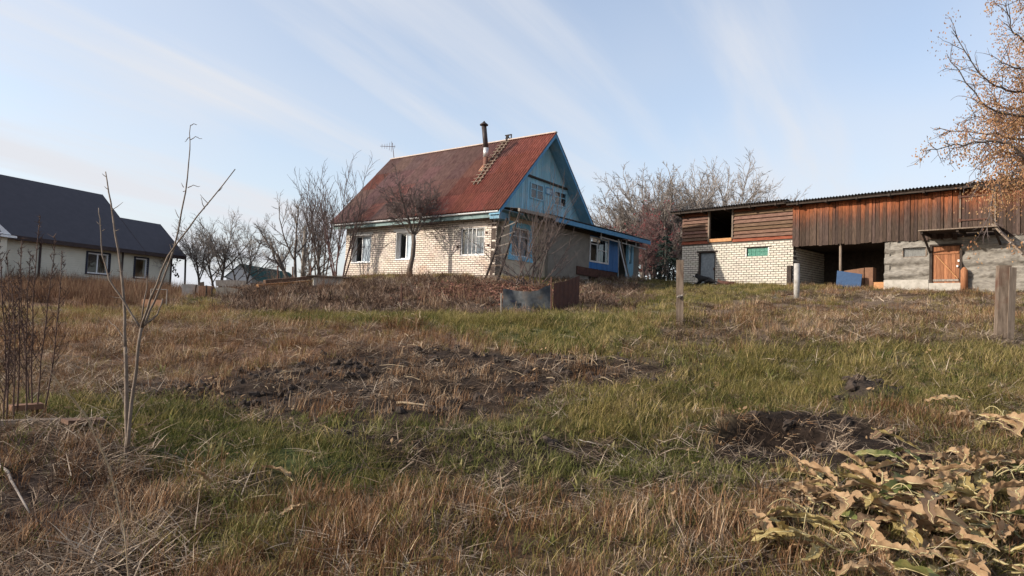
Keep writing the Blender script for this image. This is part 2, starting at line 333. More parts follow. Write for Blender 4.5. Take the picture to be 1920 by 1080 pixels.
M_concrete = mat('pale_concrete', (.30, .275, .235), (.42, .385, .335), 6, .95, .4)
M_pipe = mat('pale_asbestos_pipe', (.27, .25, .225), (.38, .36, .33), 7, .9, .25, c3=(.2, .17, .14), c3scale=5)
M_roofmetal = mat('dark_violet_roof_metal', (.030, .025, .031), (.040, .033, .040), 3, .55, spec=.35)
M_siding = mat('cream_vinyl_siding', (.60, .56, .455), (.66, .615, .505), 3, .7)
M_brown = mat('dark_brown_trim', (.035, .022, .022), (.05, .032, .03), 4, .6)
M_navy = mat('navy_trim', (.014, .016, .03), (.02, .023, .042), 4, .5)
M_greenroof = mat('dark_green_roof', (.02, .06, .055), (.03, .085, .075), 4, .6)
M_bark = mat('grey_brown_bark', (.075, .058, .048), (.15, .12, .10), 9, .95, .5, 40)
M_twig = mat('dark_twigs', (.075, .055, .05), (.13, .10, .09), 5, .95)
M_palebark = mat('pale_twigs', (.155, .13, .112), (.24, .205, .178), 5, .95)
M_redtwig = mat('reddish_twigs', (.085, .048, .045), (.15, .088, .08), 5, .95)
M_sap = mat('sapling_bark', (.11, .08, .06), (.20, .155, .12), 14, .85, .3)
M_weed = mat('dark_weed_stems', (.055, .030, .024), (.12, .075, .055), 14, .95)
M_berry = mat('red_berries', (.22, .018, .022), (.36, .04, .04), 5, .5)
M_needle = mat('dark_spruce_needles', (.008, .018, .014), (.018, .034, .026), 5, .9)
M_tan = mat('tan_dry_needles', (.15, .10, .04), (.28, .16, .07), 5, .9, transl=.3)
M_samara = mat('dry_winged_seeds', (.34, .175, .08), (.56, .34, .18), 2.3, .8, transl=.40, island=.28)
M_vineleaf = mat('curled_dark_leaves', (.05, .035, .025), (.1, .065, .045), 5, .9)
M_fur = mat('black_fur', (.006, .006, .007), (.016, .015, .015), 20, .8)
M_whitefur = mat('white_fur', (.5, .48, .45), (.6, .58, .55), 20, .9)
M_litter = mat('red_brown_leaf_litter', (.10, .045, .03), (.22, .11, .075), 3, .9, island=.4, transl=.2)
M_leafdry = mat('tan_dry_leaf', (.245, .143, .072), (.395, .265, .148), 7, .75, .4, 30, transl=.22, c3=(.20, .11, .055), c3scale=9, c3lo=.55, c3hi=.75)
M_leafyel = mat('yellowing_leaf', (.26, .185, .06), (.38, .29, .12), 7, .6, .4, 30, transl=.25, c3=(.27, .16, .05), c3scale=8, c3lo=.58, c3hi=.75)
M_leafbrown = mat('dark_brown_leaf', (.095, .055, .032), (.19, .12, .07), 7, .8, .4, 30, transl=.15)
M_card2 = mat('shade_dimmed_brown_card', (.13, .065, .038), (.20, .105, .062), 5, .9)  # darker cardboard brown: bay shade put into the colour; one plank shares it
M_leafgreen = mat('green_drooping_leaf', (.065, .085, .025), (.15, .165, .05), 6, .6, .4, 30, transl=.25, c3=(.25, .19, .07), c3scale=8, c3lo=.45, c3hi=.7)
M_rib = mat('pale_leaf_rib', (.32, .26, .12), (.44, .37, .20), 9, .6)
M_straw = mat('straw', (.28, .20, .12), (.42, .33, .22), 5, .85)

# ------------------------------------------------------------------ terrain
POLY = []
KINDS = ('green', 'yellow', 'stub', 'mat', 'tall', 'stems')
def region(px, col, soft=.35, **k):
    POLY.append((np.array([px2g(x, y) for x, y in px]), np.array(col), soft, np.array([k.get(q, 0.) for q in KINDS]), k.get('rough', 0.)))
BASECOL = np.array((.105, .078, .050)); BASEK = np.array((.18, .45, .35, .5, 0, 0))
region([(1120, 520), (1300, 528), (1500, 538), (1500, 575), (1380, 600), (1190, 592)], (.10, .085, .04), 1.5, yellow=.75, green=.35, mat=.25)
region([(1290, 575), (1500, 545), (1920, 545), (1920, 640), (1650, 640), (1300, 640)], (.14, .10, .07), 1.0, stub=.45, mat=.9, yellow=.22)
region([(1000, 770), (1180, 700), (1400, 655), (1920, 645), (1920, 795), (1600, 772), (1330, 790), (1180, 835), (980, 865)], (.085, .075, .032), .4, yellow=1., green=.35, mat=.25)
region([(480, 597), (900, 588), (1190, 592), (1220, 630), (1150, 655), (960, 650), (860, 625), (620, 612)], (.075, .075, .03), .5, green=.6, yellow=.8, mat=.1)
region([(0, 575), (440, 578), (480, 602), (0, 610)], (.12, .09, .05), 1.0, yellow=.55, stub=.6, mat=.4)
region([(-60, 605), (480, 603), (850, 622), (980, 650), (640, 690), (480, 722), (250, 745), (-60, 745)], (.125, .075, .05), .5, stub=.85, mat=.9, yellow=.08)
region([(60, 742), (280, 712), (480, 690), (640, 672), (800, 652), (1000, 658), (1300, 688), (1290, 708), (1090, 735), (980, 778), (800, 803), (560, 785), (420, 760)], (.034, .0235, .0175), .45, mat=.26, stub=.12, rough=1.)
region([(20, 748), (300, 752), (500, 785), (640, 805), (960, 800), (1010, 850), (900, 890), (600, 905), (330, 890), (240, 850), (120, 780)], (.045, .055, .02), .25, green=1., yellow=.30, mat=.12)
region([(650, 815), (960, 825), (1330, 830), (1500, 870), (1480, 935), (1200, 935), (960, 920), (760, 905)], (.040, .030, .021), .3, mat=.75, green=.42, yellow=.15)
region([(440, 760), (640, 785), (800, 790), (960, 815), (1150, 840), (1100, 868), (900, 860), (720, 850), (560, 812)], (.030, .022, .016), .22, mat=.55, green=.28, yellow=.06, rough=.35)
region([(200, 1300), (330, 965), (560, 922), (900, 940), (1250, 930), (1440, 960), (1500, 1300)], (.085, .055, .035), .2, stub=1., yellow=.28, mat=.35, green=.08)
region([(-300, 790), (190, 800), (310, 900), (330, 965), (220, 1080), (150, 1300), (-300, 1300)], (.055, .038, .03), .25, mat=1., stems=.35, stub=.35, green=.05)
region([(400, 930), (560, 940), (620, 1000), (480, 1050), (330, 1000)], (.07, .06, .03), .25, yellow=.9, green=.35, stub=.4, mat=.2)
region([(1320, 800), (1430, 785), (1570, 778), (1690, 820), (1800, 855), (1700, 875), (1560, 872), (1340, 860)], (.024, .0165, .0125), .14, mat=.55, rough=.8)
region([(1570, 735), (1680, 735), (1690, 760), (1580, 768)], (.045, .034, .027), .12, mat=.3, rough=1.)
region([(400, 545), (440, 528), (640, 528), (930, 525), (1010, 540), (945, 588), (700, 594), (450, 594)], (.085, .058, .045), .8, stems=.9, mat=.8, tall=.08, yellow=.08)
region([(1040, 515), (1180, 524), (1230, 555), (1180, 580), (1090, 585)], (.09, .062, .045), .8, stems=.7, mat=.8, yellow=.2)
region([(-40, 515), (330, 548), (330, 572), (-40, 578)], (.12, .07, .045), 1.0, tall=.9, stub=.4)
def regions_at(x, y):
    wx = x + fbm(x * 1.1, y * 1.1, 61, 3) * .9 * np.clip(y / 10, .35, 2.0); wy = y + fbm(x * 1.1 + 9, y * 1.1, 71, 3) * .7 * np.clip(y / 10, .35, 2.0)
    col = np.tile(BASECOL, (len(x), 1)); den = np.tile(BASEK, (len(x), 1)); rough = np.zeros(len(x))
    for pts, c, soft, k, rg in POLY:
        inside = np.zeros(len(x), bool); dist = np.full(len(x), 1e9); n = len(pts)
        for i in range(n):
            x1, y1 = pts[i]; x2, y2 = pts[(i + 1) % n]
            cond = ((y1 > wy) != (y2 > wy)); xi = (x2 - x1) * (wy - y1) / (y2 - y1 + 1e-12) + x1; inside ^= cond & (wx < xi)
            L2 = (x2 - x1) ** 2 + (y2 - y1) ** 2 + 1e-12; t = np.clip(((wx - x1) * (x2 - x1) + (wy - y1) * (y2 - y1)) / L2, 0, 1)
            dist = np.minimum(dist, np.hypot(wx - x1 - t * (x2 - x1), wy - y1 - t * (y2 - y1)))
        sd_ = np.where(inside, dist, -dist); w = np.clip(.5 + sd_ / (2 * soft), 0, 1); w = (w * w * (3 - 2 * w))[:, None]
        col = col * (1 - w) + c * w; den = den * (1 - w) + k * w; rough = rough * (1 - w[:, 0]) + rg * w[:, 0]
    return col, den, rough
def axis(fine, parts):
    o = [parts[0][0]]
    for a, b, s in parts:
        n = max(1, int(round((b - a) / s))); o += list(np.linspace(a, b, n + 1)[1:])
    return np.array(o)
xs = axis(0, [(-2500, -300, 400), (-300, -60, 30), (-60, -28, 2), (-28, -12, .4), (-12, -7, .16), (-7, 8, .055), (8, 13, .16), (13, 28, .4), (28, 60, 2), (60, 300, 30), (300, 2500, 400)])
ys = axis(0, [(-400, -40, 40), (-40, -4, 3), (-4, 2.4, .3), (2.4, 9, .05), (9, 14, .085), (14, 24, .16), (24, 46, .3), (46, 90, 2), (90, 300, 30), (300, 3000, 300)])
GX, GY = np.meshgrid(xs, ys); gx = GX.ravel(); gy = GY.ravel(); GZ = ground(gx, gy)
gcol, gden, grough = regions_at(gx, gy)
GZ = GZ + grough * (fbm(gx * 4.5, gy * 4.5, 81, 3) * .14 + np.abs(fbm(gx * 11, gy * 11, 91, 2)) * .07)
nx, ny = len(xs), len(ys); ii = np.arange(nx * ny).reshape(ny, nx)
quads = np.stack([ii[:-1, :-1], ii[:-1, 1:], ii[1:, 1:], ii[1:, :-1]], -1).reshape(-1, 4)
gm = bpy.data.meshes.new('ground'); gm.vertices.add(nx * ny); gm.vertices.foreach_set('co', np.stack([gx, gy, GZ], -1).astype(np.float32).ravel())
gm.loops.add(quads.size); gm.loops.foreach_set('vertex_index', quads.ravel().astype(np.int32)); gm.polygons.add(len(quads))
gm.polygons.foreach_set('loop_start', np.arange(0, quads.size, 4, dtype=np.int32)); gm.polygons.foreach_set('use_smooth', np.ones(len(quads), bool)); gm.update(calc_edges=True)
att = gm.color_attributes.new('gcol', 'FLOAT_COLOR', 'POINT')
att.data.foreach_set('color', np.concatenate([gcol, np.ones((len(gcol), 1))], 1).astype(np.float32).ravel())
m = bpy.data.materials.new('earth_and_thatch'); m.use_nodes = True; t = m.node_tree; b_ = t.nodes['Principled BSDF']; b_.inputs['Roughness'].default_value = .97; b_.inputs['Specular IOR Level'].default_value = .1
va = t.nodes.new('ShaderNodeVertexColor'); va.layer_name = 'gcol'; ge = t.nodes.new('ShaderNodeNewGeometry')
n1 = t.nodes.new('ShaderNodeTexNoise'); n1.inputs['Scale'].default_value = 14; n1.inputs['Detail'].default_value = 8; n1.inputs['Roughness'].default_value = .7; t.links.new(ge.outputs['Position'], n1.inputs['Vector'])
r1 = t.nodes.new('ShaderNodeMapRange'); r1.inputs['From Min'].default_value = .3; r1.inputs['From Max'].default_value = .7; r1.inputs['To Min'].default_value = .45; r1.inputs['To Max'].default_value = 1.55; t.links.new(n1.outputs['Fac'], r1.inputs['Value'])
mu = t.nodes.new('ShaderNodeVectorMath'); mu.operation = 'SCALE'; t.links.new(va.outputs['Color'], mu.inputs[0]); t.links.new(r1.outputs[0], mu.inputs['Scale']); t.links.new(mu.outputs[0], b_.inputs['Base Color'])
bp = t.nodes.new('ShaderNodeBump'); bp.inputs['Strength'].default_value = .9; bp.inputs['Distance'].default_value = .03; t.links.new(n1.outputs['Fac'], bp.inputs['Height']); t.links.new(bp.outputs[0], b_.inputs['Normal'])
gm.materials.append(m); go = bpy.data.objects.new('ground', gm); COL.objects.link(go); tag(go, 'rough autumn ground rising from the camera to the yard', 'ground', kind='structure')
_full_ground = ground
def surf(x, y):                                               # ground as meshed, clods included
    z = _full_ground(x, y); _, _, rg = regions_at(x, y)
    return z + rg * (fbm(x * 4.5, y * 4.5, 81, 3) * .14 + np.abs(fbm(x * 11, y * 11, 91, 2)) * .07)

# ------------------------------------------------------------------ building helpers
def holes_split(x0, x1, z0, z1, holes):
    """rectangles that cover x0..x1, z0..z1 except the holes (non overlapping in x)"""
    r = []; cur = x0
    for hx0, hx1, hz0, hz1 in sorted(holes):
        if hx0 > cur: r.append((cur, hx0, z0, z1))
        if hz0 > z0: r.append((hx0, hx1, z0, hz0))
        if hz1 < z1: r.append((hx0, hx1, hz1, z1))
        cur = hx1
    if cur < x1: r.append((cur, x1, z0, z1))
    return r
def wall(parent, name, fr, x0, x1, y0, y1, z0, z1, holes, m):
    mb = MB()
    for a, b, c, d in holes_split(x0, x1, z0, z1, holes): mb.box(fr, a, b, y0, y1, c, d)
    return part(name, mb, m, parent)
def bricks(wallpart, fr, x0, x1, z0, z1, holes, m, L, H, pl, ph, ydir, limit, keyfn, depth=.11, jitter=.004):
    """running-bond bricks with their faces at y=0 of the frame; nearest ones single, the rest joined"""
    ub = MB().box(W, -.5, .5, 0, 1, -.5, .5); bv = [Vector(v) for v in ub.v]
    me = mesh_from('brick', [tuple(v) for v in bv], ub.f, m)
    lst = []; row = 0; z = z0
    while z + H * .6 < z1:
        x = x0 - (pl / 2 if row % 2 else 0) - random.random() * .012
        while x < x1:
            a, b = max(x, x0), min(x + L, x1); zc = z + H / 2
            seg = [(a, b)]
            for hx0, hx1, hz0, hz1 in holes:
                if zc > hz0 - .01 and zc < hz1 + .01:
                    ns = []
                    for p_, q_ in seg:
                        if q_ <= hx0 or p_ >= hx1: ns.append((p_, q_))
                        else:
                            if p_ < hx0: ns.append((p_, hx0 - .004))
                            if q_ > hx1: ns.append((hx1 + .004, q_))
                    seg = ns
            for p_, q_ in seg:
                if q_ - p_ > .035: lst.append(((p_ + q_) / 2, zc, q_ - p_))
            x += pl
        z += ph; row += 1
    lst.sort(key=keyfn)
    rest = MB()
    for i, (xc, zc, l) in enumerate(lst):
        jy = random.uniform(-jitter, jitter); hh = H * random.uniform(.93, 1.0); ll = l - random.uniform(0, .006)
        if i < limit:
            Mx = fr.mat(xc, jy, zc) @ Matrix.Rotation(random.uniform(-.006, .006), 4, 'Y') @ Matrix.Diagonal((ll, depth, hh, 1))
            inst('brick', me, wallpart, Mx)
        else: rest.box(fr, xc - ll / 2, xc + ll / 2, jy, jy + depth, zc - hh / 2, zc + hh / 2)
    if rest.v: tag(part('bricks', rest, m, wallpart), kind='stuff')
def window(parent, fr, x0, x1, z0, z1, y, fw, m, mull=(), trans=(), th=.06, gl=None, name='window', sill=None, sillm=None):
    """frame ring, mullions and transoms at depth y (towards +y), one pane per light"""
    mb = MB(); mb.box(fr, x0, x0 + fw, y, y + th, z0, z1); mb.box(fr, x1 - fw, x1, y, y + th, z0, z1)
    mb.box(fr, x0 + fw, x1 - fw, y, y + th, z0, z0 + fw); mb.box(fr, x0 + fw, x1 - fw, y, y + th, z1 - fw, z1)
    w = part(name, mb, m, parent)
    xs_ = [x0 + fw] + sorted(mull) + [x1 - fw]; hw = fw * .42
    for q in mull: part('mullion', MB().box(fr, q - hw, q + hw, y + .004, y + th - .004, z0 + fw, z1 - fw), m, w)
    for q0, q1, zz in trans: part('glazing_bar', MB().box(fr, q0, q1, y + .008, y + th - .008, zz - hw * .7, zz + hw * .7), m, w)
    for a, b in zip(xs_[:-1], xs_[1:]):
        part('pane', MB().box(fr, a, b, y + th * .45, y + th * .45 + .006, z0 + fw * .8, z1 - fw * .8), gl or M_glass, w)
    if sill: part('sill', MB().box(fr, x0 - .04, x1 + .04, y - sill, y + .03, z0 - .05, z0 - .003), sillm or m, w)
    return w
def curtain(parent, fr, x0, x1, z0, z1, y, m, waves=6, amp=.03):
    mb = MB().grid(lambda u, v: fr.pt(x0 + (x1 - x0) * u, y + amp * math.sin(u * waves * 6.283 + v * .8), z0 + (z1 - z0) * v), waves * 6, 4)
    return part('curtain', mb, m, parent, True)
def sheet_mesh(name, m, width, length, pitch, amp, seg=8, th=.008, lift=.016):
    n = int(round(width / pitch * seg)); v = []; f = []
    for z_off in (0, -th):
        for k in (0, 1):
            for i in range(n + 1):
                x = width * i / n; v.append((x, length * k, amp * math.sin(2 * math.pi * x / pitch) + z_off + (lift if k == 0 else 0)))
    q = n + 1
    for i in range(n):
        f.append((i, i + 1, q + i + 1, q + i)); f.append((2 * q + i + 1, 2 * q + i, 3 * q + i, 3 * q + i + 1)); f.append((i, 2 * q + i, 2 * q + i + 1, i + 1)); f.append((q + i, q + i + 1, 3 * q + i + 1, 3 * q + i))
    return mesh_from(name, v, f, m, False)
def slope_mat(fr, x, y0, z0, y1, z1, along, off=0.0, sx=1):
    """matrix: local x along frame x, local y up the slope from (y0,z0) towards (y1,z1), shifted by along"""
    d = math.hypot(y1 - y0, z1 - z0); uy = (y1 - y0) / d; uz = (z1 - z0) / d
    ex = np.array([*fr.ex, 0]) * sx; ey = np.array([fr.ey[0] * uy, fr.ey[1] * uy, uz]); ez = np.cross(ex, ey)
    if ez[2] < 0: ez = -ez
    p = np.array(fr.pt(x, y0, z0)) + ey * along + ez * off
    return Matrix(((ex[0], ey[0], ez[0], p[0]), (ex[1], ey[1], ez[1], p[1]), (ex[2], ey[2], ez[2], p[2]), (0, 0, 0, 1)))

# ------------------------------------------------------------------ the brick house
HF = Fr(HC, HA, HG)                                           # x along the brick wall, y along the gable, outside is -x and -y
house = thing('brick_house', 'cream brick house with rusty red wavy roof and blue boarded gable', 'house', (*HC, 3.4))
HL, HW, EZ, RZ, RT_ = 10.1, 6.92, 6.28, 10.52, 3.46
w1 = (8.13, 9.6, 4.27, 5.70); w2 = (4.92, 6.32, 4.36, 5.73); w3 = (.66, 2.05, 4.46, 5.69)
band = [(8.0, 9.9, 5.70, 5.84), (4.75, 6.5, 5.73, 5.87), (.5, 2.2, 5.69, 5.88)]
lw = wall(house, 'wall', HF, 0, HL, .012, .35, 3.0, 6.30, [w1, w2, w3], M_mortar)
bricks(lw, HF, 0, HL, 3.26, 6.22, [w1, w2, w3] + [(a, b, c - .02, d - .03) for a, b, c, d in band], M_brick, .240, .0745, .26, .0975, -1, 300, lambda q: q[0])
for a, b, c, d in band: part('lintel_plaster', MB().box(HF, a, b, -.006, .05, c, d), M_brick if a < 1 else M_reveal, lw)
wall(house, 'far_end_wall', HF, HL - .3, HL - .001, .351, HW, 3.0, 6.30, [], M_mortar)
wall(house, 'back_wall', HF, 0, HL - .31, HW - .3, HW - .001, 3.0, 6.30, [], M_mortar)
gw = (.97, 2.62, 4.42, 5.96)
wall(house, 'gable_wall', HF, .002, .30, .351, HW - .31, 3.0, 6.28, [], M_mortar) if False else None
GF = Fr(HC, HG, HA)                                           # x along the gable, y into the house
wall(house, 'gable_wall', GF, .03, HW - .31, .0, .3, 3.0, 6.24, [gw], M_plaster)
part('corner_brick_pier', MB().box(GF, -.003, .028, .012, .28, 3.0, 6.24), M_mortar, house)
part('attic_floor', MB().box(HF, .31, HL - .31, .36, HW - .31, 6.20, 6.27), M_dark, house)
part('inner_wall', MB().box(HF, .31, HL - .31, 2.6, 2.7, 3.0, 6.19), M_reveal, house)
for i, (wx, mull) in enumerate(((w1, (8.42,)), (w2, (5.24, 6.02)), (w3, ()))):
    x0, x1, z0, z1 = wx
    rv = MB(); rv.box(HF, x0 + .001, x0 + .03, .008, .30, z0, z1); rv.box(HF, x1 - .03, x1 - .001, .008, .30, z0, z1); rv.box(HF, x0 + .03, x1 - .03, .008, .30, z1 - .03, z1 - .001)
    if i < 2: part('window_reveal', rv, M_reveal, house)
    if i == 0:
        w = window(house, HF, x0 + .03, x1 - .03, z0 + .03, z1 - .03, .22, .06, M_white, (x0 + .92,), sill=.24); curtain(w, HF, x0 + .05, x0 + .90, z0 + .06, z1 - .06, .275, M_curtain, 5, .008)
    elif i == 1:
        w = window(house, HF, x0 + .03, x1 - .03, z0 + .03, z1 - .03, .22, .06, M_white, (x0 + .88,), sill=.24); curtain(w, HF, x0 + .05, x0 + .86, z0 + .06, z1 - .06, .275, M_curtain, 5, .008)
    else:
        w = window(house, HF, x0, x1, z0, z1, .03, .05, M_oldwhite, (x0 + .47, x0 + .52, x0 + .84, x0 + 1.0)[:0] + (x0 + .50, x0 + .74, x0 + .98), ((x0 + .05, x0 + .50, z1 - .42),), sill=.05); curtain(w, HF, x0 + .05, x1 - .05, z0 + .05, z1 - .05, .2, M_greycurtain, 10, .02)
# gable window with light blue surround
w = window(house, GF, gw[0] + .12, gw[1] - .12, gw[2] + .10, gw[3] - .14, .05, .06, M_white, ((gw[0] + gw[1]) / 2,), ((gw[0] + .17, gw[1] - .17, gw[3] - .52),)); curtain(w, GF, gw[0] + .2, gw[1] - .2, gw[2] + .14, gw[3] - .2, .2, M_greycurtain, 8, .02)
sr = MB(); sr.box(GF, gw[0] - .04, gw[0] + .12, -.03, .06, gw[2], gw[3]); sr.box(GF, gw[1] - .12, gw[1] + .04, -.03, .06, gw[2], gw[3]); sr.box(GF, gw[0] - .10, gw[1] + .10, -.05, .06, gw[2] - .10, gw[2] + .10 - .001)
sr.box(GF, gw[0] - .10, gw[1] + .10, -.05, .06, gw[3] - .14, gw[3] + .08); part('window_surround', sr, M_cyan, w)
# attic boards, cut to the gable triangle
def rake_z(tt): return EZ - .12 + (RZ - EZ) * (1 - abs(tt - RT_) / (RT_ + .57)) - .04
aw = [(2.42, 3.40, 7.36, 8.02), (4.42, 5.38, 7.33, 7.98)]
attic = part('attic_backing', MB().prism([GF.pt(.1, .10, 6.28), GF.pt(HW - .1, .10, 6.28), GF.pt(RT_, .10, rake_z(RT_) - .1)], np.array(GF.pt(0, .06, 0)) - np.array(GF.pt(0, 0, 0))), M_dark, house)
tt = -.30; k = 0
while tt < HW + .3:
    wd = random.uniform(.13, .17); a, b = tt, min(tt + wd - .006, HW + .3)
    zs = [(6.26 + random.uniform(-.015, .015), None)]
    hs = [h for h in aw if h[0] < (a + b) / 2 < h[1]]
    yj = .02 + random.uniform(0, .008)
    def brd(z0, za, zb):
        if min(za, zb) - z0 < .05: return
        mb = MB().prism([GF.pt(a, yj, z0), GF.pt(b, yj, z0), GF.pt(b, yj, zb), GF.pt(a, yj, za)], np.array(GF.pt(0, .025, 0)) - np.array(GF.pt(0, 0, 0)))
        q = part('board', mb, M_blue, attic); g_ = random.uniform(.8, 1.12); q.color = (g_ * random.uniform(.95, 1.1), g_, g_ * random.uniform(.92, 1.02), 1)
    za, zb = rake_z(a), rake_z(b)
    if hs:
        brd(6.26, hs[0][2], hs[0][2]); brd(hs[0][3], za, zb)
    else: brd(6.26, za, zb)
    tt += wd; k += 1
for a, b, c, d in aw:
    window(house, GF, a - .05, b + .05, c - .05, d + .05, -.012, .06, M_blue, ((a + b) / 2,), ((a, b, (c + d) / 2 + .08),), th=.05)
window(house, GF, 3.62, 4.2, 7.72, 8.06, -.012, .04, M_bluetrim, (), th=.03)
part('attic_door_trim', MB().box(GF, 3.52, 3.58, -.01, .02, 6.35, 8.12), M_blue, house); part('attic_door_trim', MB().box(GF, 4.24, 4.30, -.01, .02, 6.35, 8.12), M_blue, house)
part('attic_beam', MB().bar(GF.pt(2.15, -.02, 8.33), GF.pt(5.65, -.02, 8.25), .07, .09), M_darkwood, house)
# roof: wavy sheets laid in rows
roof = part('roof', MB().prism([HF.pt(-.55, -.50, EZ - .03), HF.pt(HL + .55, -.50, EZ - .03), HF.pt(HL + .55, RT_, RZ - .10), HF.pt(-.55, RT_, RZ - .10)], (0, 0, -.02)), M_darkwood, house)
part('roof_deck', MB().prism([HF.pt(-.55, 2 * RT_ + .50, EZ - .03), HF.pt(HL + .55, 2 * RT_ + .50, EZ - .03), HF.pt(HL + .55, RT_, RZ - .10), HF.pt(-.55, RT_, RZ - .10)], (0, 0, -.02)), M_bluetrim, house)
SL = math.hypot(RT_ + .57, RZ - EZ); RL = SL / 4
sm = sheet_mesh('roof_sheet', M_slate, 1.08, RL + .10, .15, .037)
ncol = 11; cw = (HL + 1.22) / ncol
for side in (0, 1):
    for r in range(4):
        for c in range(ncol):
            x = -.61 + c * cw; s_mid = x + cw / 2
            red = 1 / (1 + math.exp((s_mid - (4.4 - .75 * r)) / .5)); red = min(1, red + (.55 if (r == 0 and random.random() < .5) else 0))
            if r == 2 and c == 10: red = .75
            if r == 1 and c in (7, 8) and random.random() < .4: red = .5
            v = random.uniform(.82, 1.12)
            colr = [v * (q * red + p_ * (1 - red)) for q, p_ in zip((.315, .118, .08), (.285, .18, .155))]
            colr = [q * random.uniform(.95, 1.05) for q in colr]
            y0, y1 = (-.57, RT_) if side == 0 else (2 * RT_ + .57, RT_)
            inst('roof_sheet', sm, roof, slope_mat(HF, x, y0, EZ, y1, RZ, r * RL - (.0 if r == 0 else .06), .02 + .004 * (c % 2)) @ Matrix.Rotation(random.uniform(-.004, .004), 4, 'Z'), colr)
part('ridge_cap', MB().bar(HF.pt(-.64, RT_ - .04, RZ + .045), HF.pt(HL + .62, RT_ - .04, RZ + .03), .16, .05), M_ridge, roof)
# rake boards, soffit, eave box, fascia and gutter
d3 = np.array(HF.pt(-.03, 0, 0)) - np.array(HF.pt(0, 0, 0))
for e, s2 in ((-.57, 1), (2 * RT_ + .57, -1)):
    part('rake_board', MB().prism([HF.pt(-.57, e, EZ - .20), HF.pt(-.57, RT_, RZ - .20), HF.pt(-.57, RT_, RZ - .02), HF.pt(-.57, e, EZ - .02)], d3), M_bluetrim, house)
for e, s2 in ((-.57, 1), (2 * RT_ + .57, -1)):
    n = 3
    for j in range(n):
        a, b = -.55 + j * .185, -.55 + (j + 1) * .185 - .008
        q = part('soffit_board', MB().prism([HF.pt(a, e, EZ - .16), HF.pt(b, e, EZ - .16), HF.pt(b, RT_, RZ - .16), HF.pt(a, RT_, RZ - .16)], (0, 0, -.02)), M_blue, house); q.color = (.75, .8, .85, 1)
part('eave_box', MB().box(HF, -.52, -.012, -.50, .25, 5.93, 6.22), M_blue, house).color = (.6, .62, .66, 1)
part('fascia', MB().box(HF, -.48, HL + .5, -.46, -.42, 6.0, 6.20), M_teal, house)
part('eave_soffit', MB().box(HF, -.48, HL + .5, -.419, -.013, 6.06, 6.09), M_teal, house)
gt = MB(); gp = 8
gt.grid(lambda u, v: HF.pt(-.52 + (HL + 1.06) * u, -.54 + .065 * math.cos(math.pi * (1 + v)), 6.235 + .07 * math.sin(math.pi * (1 + v)) + .02 * (1 - u)), 40, gp)
part('gutter', gt, M_gutter, house)
for q in (1.1, 3.6, 6.2, 8.9): part('gutter_bracket', MB().box(HF, q, q + .03, -.61, -.47, 6.15, 6.17), M_iron, house)
for xx, zz in ((2.20, 4.86), (.42, 4.87), (.55, 5.42)): part('shutter_hook', MB().box(HF, xx - .04, xx + .04, -.05, -.005, zz - .04, zz + .04), M_iron, house)
# stove pipe through the roof
def roofpt(x, y): return np.array(HF.pt(x, y, EZ + (RZ - EZ) * (y + .57) / (RT_ + .57)))
def on_roof(px, py):                                          # pixel -> (x,y) on the front slope
    d = ray(px, py); best = None
    for k_ in np.linspace(25, 48, 1500):
        p = np.array([0, 0, CH]) + d * k_ / d[1]; q = p[:2] - HC; x = q @ HA; y = q @ HG
        zr = EZ + (RZ - EZ) * (y + .57) / (RT_ + .57)
        if p[2] < zr: return x, y
    return x, y
cx, cy = on_roof(910, 314); pb = roofpt(cx, cy)
ct = P(907.5, 236, pb[1])
pipe = part('chimney_pipe', MB().tube([pb - (0, 0, .4), pb + (0, 0, .55)], .115, 12), M_rustpipe, house, True)
part('pipe_collar', MB().tube([pb + (0, 0, .50), pb + (0, 0, .95)], .13, 12), M_alu, pipe, True)
dirc = ct - (pb + (0, 0, .95)); part('upper_pipe', MB().tube([pb + (0, 0, .9), pb + (0, 0, .9) + dirc * .5, ct], .12, 12), M_soot, pipe, True)
part('pipe_cap', MB().tube([ct + (0, 0, .02), ct + (0, 0, .06), ct + (0, 0, .16), ct + (0, 0, .24)], [.20, .21, .08, .015], 12), M_soot, pipe, True)
part('flashing', MB().prism([roofpt(cx - .22, cy - .25) + (0, 0, .06), roofpt(cx + .22, cy - .25) + (0, 0, .06), roofpt(cx + .22, cy + .2) + (0, 0, .07), roofpt(cx - .22, cy + .2) + (0, 0, .07)], (0, 0, .01)), M_card, pipe)
# roof ladder hooked over the ridge
lx0, ly0 = on_roof(893, 349); lx1, ly1 = on_roof(952, 266); lxm = (lx0 + lx1) / 2
rl = thing('roof_ladder', 'wooden ladder lying up the red roof beside the stove pipe', 'ladder', roofpt(lx0, ly0) + (0, 0, .08))
nrm = np.array([*(-HG * .72), .69])
A_, B_ = roofpt(lx0, ly0) + nrm * .09, roofpt(lx1, RT_ - .12) + nrm * .09
for sgn in (-1, 1):
    o3 = np.array([*HA, 0]) * sgn * .13
    part('rail', MB().bar(A_ + o3, B_ + o3, .05, .06), M_wood, rl)
nr = 13
for i in range(nr):
    c = A_ + (B_ - A_) * ((i + .6) / nr) + nrm * .05; o3 = np.array([*HA, 0]) * .30; part('rung', MB().bar(c - o3, c + o3, .05, .03), M_wood, rl)
hk = np.array(HF.pt(lx1, RT_, RZ)); o3 = np.array([*HA, 0])
hb = MB(); hb.bar(hk - o3 * .18 + (0, 0, .02), hk - o3 * .18 + (0, 0, .30), .06, .06); hb.bar(hk + o3 * .18 + (0, 0, .02), hk + o3 * .10 + (0, 0, .30), .06, .06); hb.bar(hk - o3 * .2 + (0, 0, .30), hk + o3 * .2 + (0, 0, .30), .06, .05); hb.bar(hk - o3 * .16 + (0, 0, .06), hk + o3 * .1 + (0, 0, .26), .05, .05)
